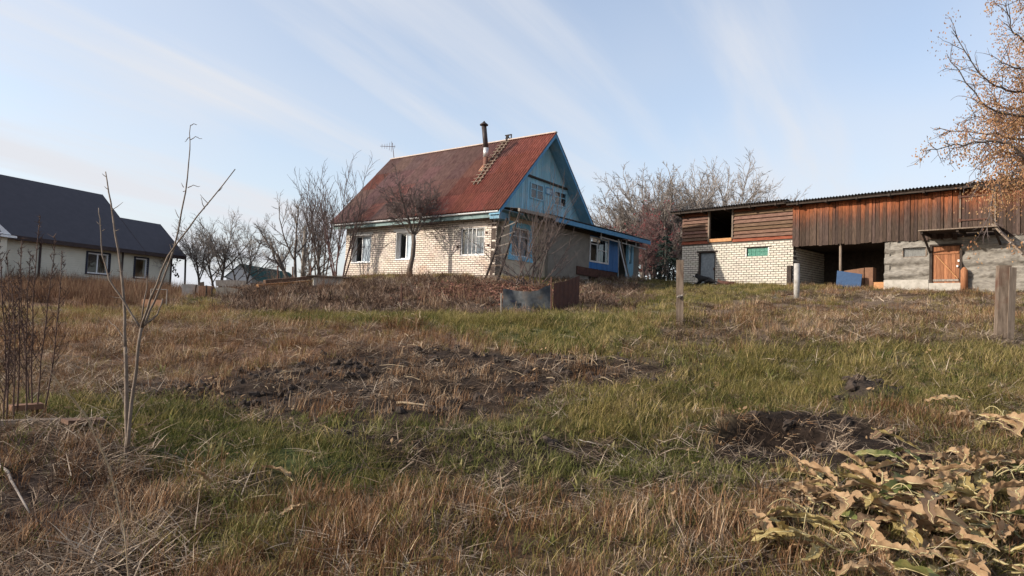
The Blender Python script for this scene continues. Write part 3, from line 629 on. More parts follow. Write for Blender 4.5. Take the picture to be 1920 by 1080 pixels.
hb.bar(hk + (0, 0, .28), B_, .06, .06); part('ridge_hook', hb, M_darkwood, rl)
# antenna on a mast at the far end of the ridge
an = np.array(HF.pt(HL + .5, RT_ + .1, RZ - .1)); at_ = P(735.5, 271, an[1])
ant = thing('tv_antenna', 'thin television antenna on a mast above the far roof end', 'antenna', an)
part('mast', MB().tube([an, (at_[0], at_[1], at_[2] + .1)], .018, 6), M_iron, ant)
bl, br = P(713, 274, an[1]), P(741, 275, an[1]); part('boom', MB().tube([bl, br], .014, 6), M_iron, ant)
for q, h_ in ((.12, .12), (.3, .13), (.45, .15), (.62, .22), (.75, .3), (.97, .10)):
    c = bl + (br - bl) * q; part('element', MB().tube([c - (0, 0, h_), c + (0, 0, h_)], .009, 5), M_iron, ant)
# ---- veranda on the gable side
VS = -.6
vf = Fr(HC + HA * VS, HG, HA)                                 # x along the gable, y inwards, front at y=0
part('veranda_side', MB().box(vf, 3.17, 3.36, .004, .595, 3.2, 6.30), M_plaster, house)
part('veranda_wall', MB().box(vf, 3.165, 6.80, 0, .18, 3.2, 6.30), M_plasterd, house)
vw = (6.86, 8.72, 4.78, 6.02)
tt = 6.81
bb = part('veranda_backing', MB().box(vf, 8.75, 9.86, .04, .09, 4.0, 6.25), M_dark, house)
while tt < 9.86:
    a, b = tt, min(tt + .145, 9.88)
    for z0, z1 in (((4.42, vw[2]), (vw[3], 6.26)) if vw[0] - .02 < (a + b) / 2 < vw[1] + .02 else ((4.42, 6.26),)):
        q = part('board', MB().box(vf, a, b - .006, random.uniform(0, .006), .035, z0, z1), M_bright, bb); g_ = random.uniform(.85, 1.15); q.color = (g_, g_, g_, 1)
    tt += .15
window(house, vf, vw[0] - .03, vw[1] + .03, vw[2] - .03, vw[3] + .03, -.02, .075, M_oldwhite, (7.60,), ((vw[0], 7.6, 5.68), (7.6, vw[1], 5.42)), th=.06)
part('veranda_inner_back', MB().box(vf, 6.8, 12.0, 2.6, 2.7, 3.4, 6.4), M_dark, house)
part('veranda_floor', MB().box(vf, 6.81, 12.18, .10, 2.6, 3.75, 3.98), M_darkwood, house)
part('base_plank', MB().prism([vf.pt(5.6, -.07, 4.02), vf.pt(9.5, -.07, 3.95), vf.pt(9.5, -.07, 4.36), vf.pt(5.6, -.07, 4.42)], np.array(vf.pt(0, .05, 0)) - np.array(vf.pt(0, 0, 0))), M_rustsheet, house)
part('porch_partition', MB().box(vf, 9.87, 9.93, .02, 1.2, 3.98, 6.25), M_pale, house)
dr = window(house, vf, 9.96, 10.75, 4.3, 6.1, 1.25, .07, M_oldwhite, (10.35,), ((9.96, 10.75, 4.9), (9.96, 10.75, 5.5)), name='porch_door')
part('porch_back_wall', MB().box(vf, 10.76, 11.6, 1.22, 1.30, 3.98, 6.25), M_pale, house)
pp = part('porch_pillar', MB().box(vf, 10.90, 11.06, 0, .14, 3.7, 6.25), M_pale, house)
p2 = MB(); p2.box(vf, 11.36, 11.56, .0, .14, 3.7, 6.25); p2.box(vf, 11.061, 11.359, .0, .12, 3.7, 5.02); part('porch_panel', p2, M_pale, pp)
part('pane', MB().box(vf, 11.061, 11.359, .05, .06, 5.03, 6.2), M_glass, pp)
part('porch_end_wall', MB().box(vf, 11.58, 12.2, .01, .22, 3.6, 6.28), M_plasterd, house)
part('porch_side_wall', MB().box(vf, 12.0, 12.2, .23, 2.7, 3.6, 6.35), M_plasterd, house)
# veranda roof
of = Fr(HC + HA * -1.3, HG, HA)
vr = part('veranda_roof', MB().prism([of.pt(-.1, .03, 6.36), of.pt(12.1, .03, 6.36), of.pt(12.1, 1.28, 6.50), of.pt(-.1, 1.28, 6.50)], (0, 0, .02)), M_darkwood, house)
part('rear_veranda_roof', MB().prism([of.pt(7.55, 1.281, 6.50), of.pt(12.1, 1.281, 6.50), of.pt(12.1, 4.4, 6.80), of.pt(7.55, 4.4, 6.80)], (0, 0, .02)), M_darkslate, vr)
vs = sheet_mesh('roof_sheet', M_darkslate, 1.06, 1.40, .128, .02)
for i in range(10):
    x = 2.0 + i * 1.02; inst('roof_sheet', vs, vr, slope_mat(of, x, -.06, 6.40, 1.28, 6.53, 0, .005 + .004 * (i % 2)))
part('veranda_fascia', MB().box(of, 2.62, 12.15, -.03, .02, 6.17, 6.37), M_bluetrim, vr)
part('weathered_beam', MB().bar(of.pt(-.12, .02, 6.30), of.pt(2.6, .02, 6.34), .10, .13), M_greywood, vr)
part('veranda_lintel', MB().box(vf, 3.17, 12.2, -.03, .0 - .004, 6.10, 6.27), M_darkwood, vr)
part('eave_pipe', MB().tube([vf.pt(7.2, -.35, 6.04), vf.pt(12.3, -.35, 5.93)], .035, 8), M_oldwhite, vr, True)
for q in (7.3, 10.0, 11.1): part('pipe_hanger', MB().box(vf, q, q + .05, -.37, -.33, 5.93, 6.36), M_oldwhite, vr)
for i, (x0, x1, nm, lab, mm) in enumerate(((9.0, 9.55, 'leaning_pole', 'pale pole leaning against the blue veranda wall', M_oldwhite), (9.15, 9.75, 'leaning_pole', 'brown pole leaning beside the porch opening', M_wood), (8.75, 8.55, 'leaning_pole', 'thin grey pole leaning by the veranda window', M_greywood))):
    a = np.array(vf.pt(x1, -.75, 0)); a[2] = gz(a[0], a[1]); solo(nm, MB().tube([a, vf.pt(x0, -.43 - .06 * i, 6.10)], .032 if i < 2 else .018, 6), mm, lab, 'pole', loc=a)
# ladder against the gable corner
ld = thing('wooden_ladder', 'old wooden ladder leaning at the brick house corner', 'ladder', P(925, 508, 28.4) * 1)
f1, f2 = P(908, 512, 28.3), P(932, 512, 28.15)
for q in (f1, f2): q[2] = gz(q[0], q[1]) - .05
t1, t2 = P(951, 409, 29.35), P(975, 396, 29.2)
ld.location = f1; ROOT[ld] = f1.copy()
part('rail', MB().tube([f1, t1], [.055, .042], 7), M_darkwood, ld, True); part('rail', MB().tube([f2, t2], [.055, .042], 7), M_darkwood, ld, True)
for q in (.10, .25, .40, .55, .70, .85):
    p0, p1 = f1 + (t1 - f1) * q, f2 + (t2 - f2) * q; e = (p1 - p0) * .12; part('rung', MB().bar(p0 - e, p1 + e, .05, .045), M_greywood if q > .5 else M_wood, ld)

# ------------------------------------------------------------------ the barn
BF = Fr(BC, BB, BN)                                           # x to the right along the front, y into the barn
barn = thing('barn', 'long two storey barn of white brick, dark planks and grey clay', 'barn', (*BC, 3.6))
bd = (-4.80, -3.86, 3.6, 5.42); bw = (-2.24, -1.19, 5.05, 5.46)
bwall = wall(barn, 'brick_wall', BF, -5.75, -.0, .012, .35, 3.3, 5.80, [bd, bw], M_mortar2)
bricks(bwall, BF, -5.75, -.0, 3.56, 5.74, [bd, bw], M_brick2, .238, .084, .262, .108, -1, 300, lambda q: -q[0], jitter=.008)
SFb = Fr(BC, BN, -BB)                                         # return wall in the open bay, faces right
rw = wall(barn, 'bay_side_wall', SFb, .0 + .012, 3.6, .012, .30, 3.3, 5.42, [], M_mortar2)
bricks(rw, SFb, .02, 3.4, 3.56, 5.36, [], M_brick2, .238, .084, .262, .108, -1, 90, lambda q: q[0], jitter=.008)
part('brick_buttress', MB().box(BF, -.22, -.02, -.14, -.01, 3.4, 4.55), M_darkwood, barn)
# metal door and glass blocks
dp = part('metal_door', MB().box(BF, -4.72, -3.94, .10, .14, 3.72, 5.32), M_metaldoor, barn)
df = MB(); df.box(BF, -4.80, -4.725, .03, .2, 3.6, 5.33); df.box(BF, -3.935, -3.86, .03, .2, 3.6, 5.33); df.box(BF, -4.90, -3.76, -.03, .2, 5.335, 5.42); part('door_frame', df, M_darkwood, dp)
part('handle', MB().box(BF, -4.0, -3.96, .05, .10, 4.45, 4.58), M_iron, dp)
part('lintel_plate', MB().box(BF, -2.38, -1.02, -.03, .2, 5.462, 5.50), M_darkwood, barn)
gwp = part('glass_block_window', MB().box(BF, -2.24, -1.19, .13, .16, 5.05, 5.46), M_mortar2, barn)
for i in range(5):
    for j in range(2): part('glass_block', MB().box(BF, -2.23 + i * .207, -2.23 + i * .207 + .197, .06 + random.uniform(0, .01), .128, 5.06 + j * .2, 5.06 + j * .2 + .19), M_green_glass, gwp)
part('window_jamb', MB().box(BF, -2.30, -2.241, -.006, .12, 5.05, 5.46), M_oldwhite, gwp); part('window_jamb', MB().box(BF, -1.189, -1.14, -.006, .12, 5.05, 5.46), M_oldwhite, gwp)
# loft with lapped planks
lo = part('loft_frame', MB().box(BF, -5.75, -4.25, .10, .16, 5.80, 7.35).box(BF, -3.0, -.02, .10, .16, 5.80, 7.35).box(BF, -4.25, -3.0, .10, .16, 7.36, 7.4).box(BF, -5.7, -.05, .02, .2, 5.74, 5.82), M_darkwood, barn)
for x0, x1 in ((-5.80, -4.23), (-3.02, -.03)):
    z = 5.80; k = 0
    while z < 7.32:
        h_ = random.uniform(.165, .19); a, b = x0 + random.uniform(0, .05), x1 - random.uniform(0, .05)
        sl = -.012 if x1 > -1 else 0
        if z + h_ > 7.36: h_ = 7.36 - z
        mb = MB().prism([BF.pt(a, -.035, z - .02), BF.pt(a, -.012, z - .02), BF.pt(a, .075, z + h_), BF.pt(a, .05, z + h_)], np.array(BF.pt(b - a, 0, 0)) - np.array(BF.pt(0, 0, 0)))
        q = part('plank', mb, M_hplank, lo); g_ = random.uniform(.8, 1.25)
        q.color = (1.5, .75, .6, 1) if k == 0 else ((1.7, 1.0, .7, 1) if (z > 7.1) else (g_, g_ * random.uniform(.95, 1.1), g_ * random.uniform(.95, 1.15), 1)); z += h_; k += 1
part('loft_sill', MB().box(BF, -4.22, -3.03, -.03, .12, 5.83, 5.99), M_orangewood, lo)
part('loft_jamb', MB().box(BF, -4.30, -4.225, -.045, .10, 5.83, 7.36), M_wood, lo); part('loft_jamb', MB().box(BF, -3.025, -2.95, -.045, .10, 5.99, 7.36), M_wood, lo)
# roof
for (x0, n, zf, nm) in ((-6.28, 6, 7.44, 'left_roof'), (-.28, 12, 7.36, 'right_roof')):
    rf = part('roof', MB().prism([BF.pt(x0 + .05, -.42, zf - .03), BF.pt(x0 + n * 1.02, -.42, zf - .03 + .003 * n), BF.pt(x0 + n * 1.02, 5.5, zf - .72), BF.pt(x0 + .05, 5.5, zf - .72)], (0, 0, .02)), M_darkwood, barn)
    bs = sheet_mesh('roof_sheet', M_darkslate, 1.07, 6.15, .128, .024)
    for i in range(n):
        M_ = slope_mat(BF, x0 + i * 1.02, -.50, zf + .005 * i, 5.6, zf - .72, 0, .015 + .004 * (i % 2)); inst('roof_sheet', bs, rf, M_)
    part('eave_board', MB().box(BF, x0 + .1, x0 + n * 1.02, -.40, -.36, zf - .12, zf - .05), M_darkwood, rf)
    i = x0 + .6
    while i < x0 + n * 1.02 - .2:
        part('rafter', MB().bar(BF.pt(i, -.44, zf - .10), BF.pt(i, 5.2, zf - .78), .08, .11), M_darkwood, rf); i += 1.25
# vertical planks of the right loft: red brown under the eave, weathered dark below
mv = bpy.data.materials.new('weathered_vertical_planks'); mv.use_nodes = True; t = mv.node_tree; b_ = t.nodes['Principled BSDF']; b_.inputs['Roughness'].default_value = .88; b_.inputs['Specular IOR Level'].default_value = .2
ge = t.nodes.new('ShaderNodeNewGeometry'); sx_ = t.nodes.new('ShaderNodeSeparateXYZ'); t.links.new(ge.outputs['Position'], sx_.inputs[0])
oi = t.nodes.new('ShaderNodeObjectInfo'); mp = t.nodes.new('ShaderNodeMapping'); mp.inputs['Scale'].default_value = (9, 9, .8); t.links.new(ge.outputs['Position'], mp.inputs[0])
nz = t.nodes.new('ShaderNodeTexNoise'); nz.inputs['Scale'].default_value = 2.2; nz.inputs['Detail'].default_value = 7; nz.inputs['Roughness'].default_value = .65; t.links.new(mp.outputs[0], nz.inputs['Vector'])
a1 = t.nodes.new('ShaderNodeMath'); a1.operation = 'MULTIPLY_ADD'; t.links.new(nz.outputs['Fac'], a1.inputs[0]); a1.inputs[1].default_value = .9; t.links.new(sx_.outputs['Z'], a1.inputs[2])
a2 = t.nodes.new('ShaderNodeMath'); a2.operation = 'MULTIPLY_ADD'; t.links.new(oi.outputs['Random'], a2.inputs[0]); a2.inputs[1].default_value = .35; t.links.new(a1.outputs[0], a2.inputs[2])
cr = t.nodes.new('ShaderNodeValToRGB'); mr = t.nodes.new('ShaderNodeMapRange'); mr.inputs['From Min'].default_value = 6.75; mr.inputs['From Max'].default_value = 7.75; t.links.new(a2.outputs[0], mr.inputs['Value']); t.links.new(mr.outputs[0], cr.inputs[0])
e = cr.color_ramp.elements; e[0].position = 0; e[0].color = (.060, .040, .031, 1); e[1].position = 1; e[1].color = (.22, .068, .028, 1); q = e.new(.4); q.color = (.080, .040, .028, 1); q = e.new(.72); q.color = (.155, .057, .029, 1)
n2 = t.nodes.new('ShaderNodeTexNoise'); n2.inputs['Scale'].default_value = 6; n2.inputs['Detail'].default_value = 6; t.links.new(mp.outputs[0], n2.inputs['Vector'])
m2 = t.nodes.new('ShaderNodeMapRange'); m2.inputs['From Min'].default_value = .3; m2.inputs['From Max'].default_value = .7; m2.inputs['To Min'].default_value = .55; m2.inputs['To Max'].default_value = 1.5; t.links.new(n2.outputs['Fac'], m2.inputs['Value'])
vm = t.nodes.new('ShaderNodeVectorMath'); vm.operation = 'SCALE'; t.links.new(cr.outputs[0], vm.inputs[0]); t.links.new(m2.outputs[0], vm.inputs['Scale'])
mm = t.nodes.new('ShaderNodeMixRGB'); mm.blend_type = 'MULTIPLY'; mm.inputs[0].default_value = 1; t.links.new(vm.outputs[0], mm.inputs[1]); t.links.new(oi.outputs['Color'], mm.inputs[2]); t.links.new(mm.outputs[0], b_.inputs['Base Color'])
bp = t.nodes.new('ShaderNodeBump'); bp.inputs['Strength'].default_value = .4; bp.inputs['Distance'].default_value = .015; t.links.new(n2.outputs['Fac'], bp.inputs['Height']); t.links.new(bp.outputs[0], b_.inputs['Normal'])
pf = part('plank_frame', MB().box(BF, .02, 12.4, .03, .09, 5.46, 7.28), M_darkwood, barn)
x = -.03; hatch = (6.42, 7.62)
while x < 12.4:
    wd = random.uniform(.10, .18); z0 = 5.40 + random.uniform(-.03, .03); z1 = 7.26; y = random.choice((-.055, -.035, -.02)) + random.uniform(-.006, .006)
    if hatch[0] < x + wd / 2 < hatch[1]: z0 = 5.78; y = -.015
    g_ = random.uniform(.7, 1.35)
    mb = MB().prism([BF.pt(x, y, z0), BF.pt(x + wd - .012, y + random.uniform(-.006, .006), z0 + random.uniform(-.015, .015)), BF.pt(x + wd - .012 + random.uniform(-.008, .008), y, z1), BF.pt(x + random.uniform(-.006, .006), y, z1)], np.array(BF.pt(0, .024, 0)) - np.array(BF.pt(0, 0, 0)))
    q = part('plank', mb, mv, pf); q.color = (g_, g_, g_ * random.uniform(.9, 1.05), 1); x += wd
h0 = part('hatch_batten', MB().box(BF, 6.44, 6.49, -.05, -.03, 5.80, 7.24), M_wood, barn); part('hatch_batten', MB().box(BF, 7.56, 7.61, -.05, -.03, 5.80, 7.24), M_wood, barn)
for z in (6.98, 6.08): part('strap_hinge', MB().box(BF, 6.40, 7.35, -.055, -.045, z - .03, z + .03).box(BF, 6.40, 6.50, -.07, -.05, z - .07, z + .07), M_iron, h0)
# open bay
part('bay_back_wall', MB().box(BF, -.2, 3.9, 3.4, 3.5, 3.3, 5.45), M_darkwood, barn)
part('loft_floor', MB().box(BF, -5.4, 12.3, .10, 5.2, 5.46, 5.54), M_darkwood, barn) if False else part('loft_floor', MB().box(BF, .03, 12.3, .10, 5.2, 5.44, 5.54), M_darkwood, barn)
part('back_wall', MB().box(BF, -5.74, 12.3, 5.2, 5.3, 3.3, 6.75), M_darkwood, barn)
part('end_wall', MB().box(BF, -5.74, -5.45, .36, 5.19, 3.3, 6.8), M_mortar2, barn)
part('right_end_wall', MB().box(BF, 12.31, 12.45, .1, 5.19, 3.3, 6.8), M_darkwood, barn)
part('bay_post', MB().tube([BF.pt(2.02, .14, 3.4), BF.pt(2.0, .12, 5.44)], [.065, .055], 8), M_wood, barn, True)
# clay wall with ragged courses
def clay(u, v):
    x = 3.8 + 8.5 * u; z = 3.25 + 2.2 * v
    lay = .045 * math.sin(z * 2 * math.pi / .52 + .6 * math.sin(x * .9)) ; n_ = float(fbm(np.array([x * 2.3]), np.array([z * 7.]), 120, 4)[0]) * .20 + float(fbm(np.array([x * 9]), np.array([z * 14]), 130, 2)[0]) * .08
    if z < 3.82: lay = -.05; n_ *= .15
    return x, z, lay + n_
cwn = [(4.46, 5.31, 4.74, 5.12), (5.46, 6.54, 3.30, 5.20)]
cl = MB(); nu, nv = 150, 46; cl_v = {}
for i in range(nu + 1):
    for j in range(nv + 1):
        x, z, d = clay(i / nu, j / nv); cl.v.append(BF.pt(x, d, z))
for i in range(nu):
    for j in range(nv):
        xc = 3.8 + 8.5 * (i + .5) / nu; zc = 3.25 + 2.2 * (j + .5) / nv
        if any(h[0] < xc < h[1] and h[2] < zc < h[3] for h in cwn): continue
        a = i * (nv + 1) + j; cl.f.append((a, a + nv + 1, a + nv + 2, a + 1))
cw_ = part('clay_wall', cl, M_clay, barn, True)
part('bay_right_wall', MB().box(BF, 3.80, 3.98, .02, 3.4, 3.3, 5.45), M_clay, barn)
ib = MB()
for a, b, c, d in holes_split(3.99, 12.3, 3.3, 5.43, cwn): ib.box(BF, a, b, .12, .35, c, d)
part('wall_core', ib, M_plasterd, cw_)
part('plinth', MB().box(BF, 3.80, 5.42, -.075, -.0, 3.2, 3.83), M_concrete, barn)
window(barn, BF, 4.44, 5.33, 4.72, 5.14, .02, .045, M_wood, (), th=.07)
part('window_cloth', MB().box(BF, 4.5, 5.28, .09, .10, 4.76, 5.1), M_greywood, barn)
dd = part('plank_door', MB().box(BF, 5.56, 6.44, .06, .09, 3.72, 5.12), M_darkwood, barn)
x = 5.54
for i in range(7):
    wd = .130; q = part('door_plank', MB().box(BF, x, x + wd - .008, .02 + random.uniform(0, .01), .058, 3.70, 5.13), M_door_wood, dd); g_ = random.uniform(.75, 1.2); q.color = (g_, g_, g_, 1); x += wd
part('brace', MB().bar(BF.pt(5.66, .0, 4.78), BF.pt(6.40, .0, 3.86), .07, .025), M_orangewood, dd)
part('batten', MB().box(BF, 5.56, 6.42, -.006, .02, 4.82, 4.90), M_door_wood, dd); part('batten', MB().box(BF, 5.56, 6.42, -.006, .02, 3.76, 3.84), M_greywood, dd)
f_ = MB(); f_.box(BF, 5.44, 5.535, -.05, .16, 3.6, 5.2); f_.box(BF, 6.46, 6.55, -.05, .16, 3.6, 5.2); f_.box(BF, 5.535, 6.46, -.05, .16, 5.135, 5.2); part('door_frame', f_, M_darkwood, dd)
part('padlock', MB().box(BF, 6.40, 6.47, -.05, .0, 4.50, 4.58), M_alu, dd); part('hasp', MB().box(BF, 6.36, 6.42, -.05, .0, 4.30, 4.37), M_alu, dd)
part('threshold', MB().box(BF, 5.44, 6.56, -.10, .16, 3.3, 3.69), M_concrete, dd)
solo('rusty_gas_cylinder', MB().tube([BF.pt(6.66, -.22, gz(*BF.pt(6.66, -.22, 0)[:2]) - .02), BF.pt(6.66, -.22, 4.15), BF.pt(6.66, -.22, 4.22), BF.pt(6.66, -.22, 4.27)], [.12, .12, .08, .035], 14), M_door_wood, 'rusty orange cylinder standing right of the plank door', 'cylinder', smooth=True)
# platform under the hatch
pl = part('platform', MB().box(BF, 5.42, 5.50, -1.12, -.06, 5.50, 5.60).box(BF, 7.72, 7.80, -1.12, -.06, 5.50, 5.60).box(BF, 6.6, 6.68, -1.12, -.06, 5.50, 5.60), M_darkwood, barn)
for i in range(6):
    y0 = -1.20 + i * .19; part('deck_plank', MB().box(BF, 5.36, 7.90, y0, y0 + .175, 5.603, 5.645 + random.uniform(-.004, .004)), M_darkwood if i else M_wood, pl)
for x in (5.46, 7.76): part('bracket', MB().bar(BF.pt(x, -1.0, 5.52), BF.pt(x, -.05, 4.9 if x < 6 else 5.1), .06, .07), M_darkwood, pl)
lg = thing('barn_ladder', 'grey pole ladder leaning from the platform down to the right', 'ladder', BF.pt(9.7, -.9, gz(*BF.pt(9.7, -.9, 0)[:2])))
za = gz(*BF.pt(9.75, -1.1, 0)[:2]) - .03; zb = gz(*BF.pt(9.75, -.55, 0)[:2]) - .03
for y0, zz in ((-1.12, za), (-.6, zb)): part('rail', MB().tube([BF.pt(9.75, y0, zz), BF.pt(7.70, y0 + .02, 5.72)], [.042, .036], 7), M_wood, lg, True)
for i in range(6):
    q = (i + .6) / 6.4; x = 9.75 + (7.7 - 9.75) * q; z = za + (5.72 - za) * q; part('rung', MB().tube([BF.pt(x, -1.2, z), BF.pt(x, -.52, z)], .025, 6), M_greywood, lg)
# things in the bay
bz = lambda x, y: gz(*BF.pt(x, y, 0)[:2])
solo('blue_board', MB().prism([BF.pt(2.0, -.32, bz(2, -.32) - .06), BF.pt(2.98, -.30, bz(3, -.3) - .10), BF.pt(3.0, -.18, bz(3, -.3) + .62), BF.pt(2.0, -.20, bz(2, -.2) + .70)], np.array(BF.pt(0, .04, 0)) - np.array(BF.pt(0, 0, 0))), M_bluesheet, 'blue painted board propped in front of the open barn bay', 'board')
part_b = MB().box(BF, 3.0, 3.32, .12, .5, bz(3.1, .3) - .03, bz(3.1, .3) + .86); solo('cardboard_box', part_b, M_card2, 'tall brown cardboard box right behind the blue board', 'box')
cb_ = MB().prism([BF.pt(2.15, .15, bz(2.5, .3) - .02), BF.pt(2.95, .15, bz(2.5, .3) - .02), BF.pt(2.95, .15, bz(2.5, .3) + .84), BF.pt(2.15, .15, bz(2.5, .3) + .74)], np.array(BF.pt(0, .45, 0)) - np.array(BF.pt(0, 0, 0))); solo('plywood_crate', cb_, M_card2, 'tan crate half hidden behind the blue board', 'crate')
solo('short_plank', MB().box(BF, 3.36, 3.76, .1, .14, bz(3.5, .1) - .02, bz(3.5, .1) + .27), M_orangewood, 'short orange plank on edge in the right of the barn bay', 'plank')

# ------------------------------------------------------------------ neighbour's house on the left
LF = Fr(LC, LL, LI)                                           # x away along the wall, y into the house
nh = thing('neighbour_house', 'cream sided neighbour house with dark violet metal roof', 'house', (*LC, 2.4))
n1 = (4.50, 5.75, 3.28, 4.40); n2 = (7.42, 8.22, 3.24, 4.40)
nb = wall(nh, 'wall', LF, -5, 9.95, .03, .3, 2.2, 4.72, [n1, n2], M_siding)
z = 2.25
while z < 4.70:
    for a, b, c, d in holes_split(-5, 9.95, z, z + .112, [h for h in (n1, n2) if h[2] < z + .056 < h[3]]):
        if d - c < .1: continue
        part('siding_board', MB().prism([LF.pt(a, -.028, z), LF.pt(a, .029, z), LF.pt(a, .029, z + .115), LF.pt(a, .012, z + .115)], np.array(LF.pt(b - a, 0, 0)) - np.array(LF.pt(0, 0, 0))), M_siding, nb)
    z += .115
for x in (1.94, 6.57, 9.90): part('corner_trim', MB().box(LF, x - .05, x + .05, -.06, -.029, 2.2, 4.72), M_brown, nh)
for wx in (n1, n2):
    x0, x1, z0, z1 = wx; tb = MB(); tb.box(LF, x0 - .10, x0, -.05, .10, z0 - .06, z1 + .08); tb.box(LF, x1, x1 + .10, -.05, .10, z0 - .06, z1 + .08); tb.box(LF, x0, x1, -.05, .10, z1, z1 + .08); tb.box(LF, x0, x1, -.05, .10, z0 - .06, z0)
    w = window(nh, LF, x0, x1, z0, z1, .04, .07, M_white, ((x0 + x1) / 2,) if x1 - x0 > 1 else (), th=.06); part('window_trim', tb, M_navy, w)
part('inner_partition', MB().box(LF, -4.9, 9.6, 2.0, 2.1, 2.2, 4.7), M_plasterd, nh)
part('end_wall', MB().box(LF, 9.65, 9.94, .31, 4.2, 2.2, 4.7), M_siding, nh); part('near_end_wall', MB().box(LF, -5, -4.7, .31, 7.2, 2.2, 4.7), M_siding, nh); part('rear_wall', MB().box(LF, -4.69, 9.64, 6.9, 7.2, 2.2, 4.7), M_siding, nh)
def nroof(x0, x1, wd, zr, nm):
    e = -.42; th = .05; zl = 4.74
    o_ = part(nm, MB().prism([LF.pt(x0, e, zl), LF.pt(x1, e, zl), LF.pt(x1, wd, zr), LF.pt(x0, wd, zr)], (0, 0, .05)), M_roofmetal, nh)
    part('rear_slope', MB().prism([LF.pt(x0, 2 * wd + .4, zl), LF.pt(x1, 2 * wd + .4, zl), LF.pt(x1, wd + .001, zr), LF.pt(x0, wd + .001, zr)], (0, 0, .05)), M_roofmetal, o_)
    part('eave_trim', MB().box(LF, x0, x1, e - .03, e + .0 - .003, zl - .16, zl + .05), M_brown, o_); part('soffit', MB().box(LF, x0, x1, e, .028, zl - .10, zl - .07), M_brown, o_)
    part('verge_trim', MB().prism([LF.pt(x1 + .002, e, zl - .12), LF.pt(x1 + .002, wd, zr - .12), LF.pt(x1 + .002, wd, zr + .06), LF.pt(x1 + .002, e, zl + .06)], np.array(LF.pt(.03, 0, 0)) - np.array(LF.pt(0, 0, 0))), M_brown, o_)
    part('gable_infill', MB().prism([LF.pt(x1 - .55, .1, zl), LF.pt(x1 - .55, 2 * wd - .1, zl), LF.pt(x1 - .55, wd, zr - .08)], np.array(LF.pt(-.05, 0, 0)) - np.array(LF.pt(0, 0, 0))), M_siding, o_)
nroof(-5.6, 7.70, 3.45, 8.18, 'roof'); nroof(7.74, 10.62, 1.95, 6.78, 'lower_roof')
pr = part('porch_wall', MB().box(LF, -3.2, -.42, -1.25, -.02, 2.2, 4.55), M_siding, nh); part('porch_roof', MB().prism([LF.pt(-3.6, -1.5, 4.56), LF.pt(-.15, -1.5, 4.56), LF.pt(-.15, -.45, 4.60), LF.pt(-3.6, -.45, 4.60)], (0, 0, .10)), M_white, pr)
part('porch_gable', MB().prism([LF.pt(-3.4, -1.4, 4.7), LF.pt(-.35, -1.4, 4.7), LF.pt(-1.9, -1.4, 5.9)], np.array(LF.pt(0, .9, 0)) - np.array(LF.pt(0, 0, 0))), M_white, pr)

# ------------------------------------------------------------------ far building with green roof
gf = Fr(P(424, 530, 56.)[:2], np.array([.92, .39]), np.array([-.39, .92]))
gb = thing('far_shed', 'low white shed with dark green roof beyond the orchard', 'shed', (*gf.O, 2.0))
zg = lambda px, py, Y: float(P(px, py, Y)[2])
zt, ze = zg(455, 498, 57), zg(424, 518, 56)
part('wall', MB().prism([gf.pt(0, 0, 0), gf.pt(1.9, 0, 0), gf.pt(1.9, 0, ze), gf.pt(.95, 0, zt), gf.pt(0, 0, ze)], np.array(gf.pt(3, 5, 0)) - np.array(gf.pt(0, 0, 0))), M_reveal, gb)
E2 = np.array(gf.pt(4.0, 1.2, 0)) - np.array(gf.pt(0, 0, 0))
part('roof', MB().prism([gf.pt(.9, -.15, zt + .06), gf.pt(2.3, -.15, ze - .25), (np.array(gf.pt(2.3, -.15, ze - .55)) + E2), (np.array(gf.pt(.9, -.15, zt - .35)) + E2)], (0, 0, .06)), M_greenroof, gb)
part('roof_edge', MB().prism([gf.pt(.95, -.12, zt + .03), gf.pt(-.2, -.12, ze - .12), gf.pt(2.8, 4.9, ze - .12), gf.pt(3.95, 4.9, zt + .03)], (0, 0, .06)), M_greenroof, gb)
# ------------------------------------------------------------------ trees
def unit(v): return v / (np.linalg.norm(v) + 1e-9)
class Twigs(MB):
    """tubes kept as paths and meshed together, grouped by their size"""
    def __init__(s): MB.__init__(s); s.q = {}
    def path(s, pts, rad, k): s.q.setdefault((len(pts), k), []).append((pts, rad))
    def flush(s):
        for (n, k), lst in s.q.items():
            p = np.array([a for a, b in lst]); r = np.array([b for a, b in lst]); m = len(lst)
            t = np.empty_like(p); t[:, 1:-1] = p[:, 2:] - p[:, :-2]; t[:, 0] = p[:, 1] - p[:, 0]; t[:, -1] = p[:, -1] - p[:, -2]; t /= np.linalg.norm(t, axis=2, keepdims=True) + 1e-9
            d = p[:, -1] - p[:, 0]; d /= np.linalg.norm(d, axis=1, keepdims=True) + 1e-9
            ref = np.where(np.abs(d[:, 2:3]) < .8, np.array([[0, 0, 1.]]), np.array([[1., 0, 0]]))[:, None, :]
            a = np.cross(np.broadcast_to(ref, t.shape), t); a /= np.linalg.norm(a, axis=2, keepdims=True) + 1e-9; b = np.cross(t, a)
            an = np.arange(k) * 2 * math.pi / k; v = p[:, :, None, :] + (a[:, :, None, :] * np.cos(an)[None, None, :, None] + b[:, :, None, :] * np.sin(an)[None, None, :, None]) * r[:, :, None, None]
            base = len(s.v); s.v += list(map(tuple, v.reshape(-1, 3).tolist()))
            ix = np.arange(m * n * k).reshape(m, n, k) + base; nx_ = np.roll(ix, -1, axis=2)
            s.f += list(map(tuple, np.stack([ix[:, :-1], nx_[:, :-1], nx_[:, 1:], ix[:, 1:]], -1).reshape(-1, 4).tolist()))
        s.q = {}; return s
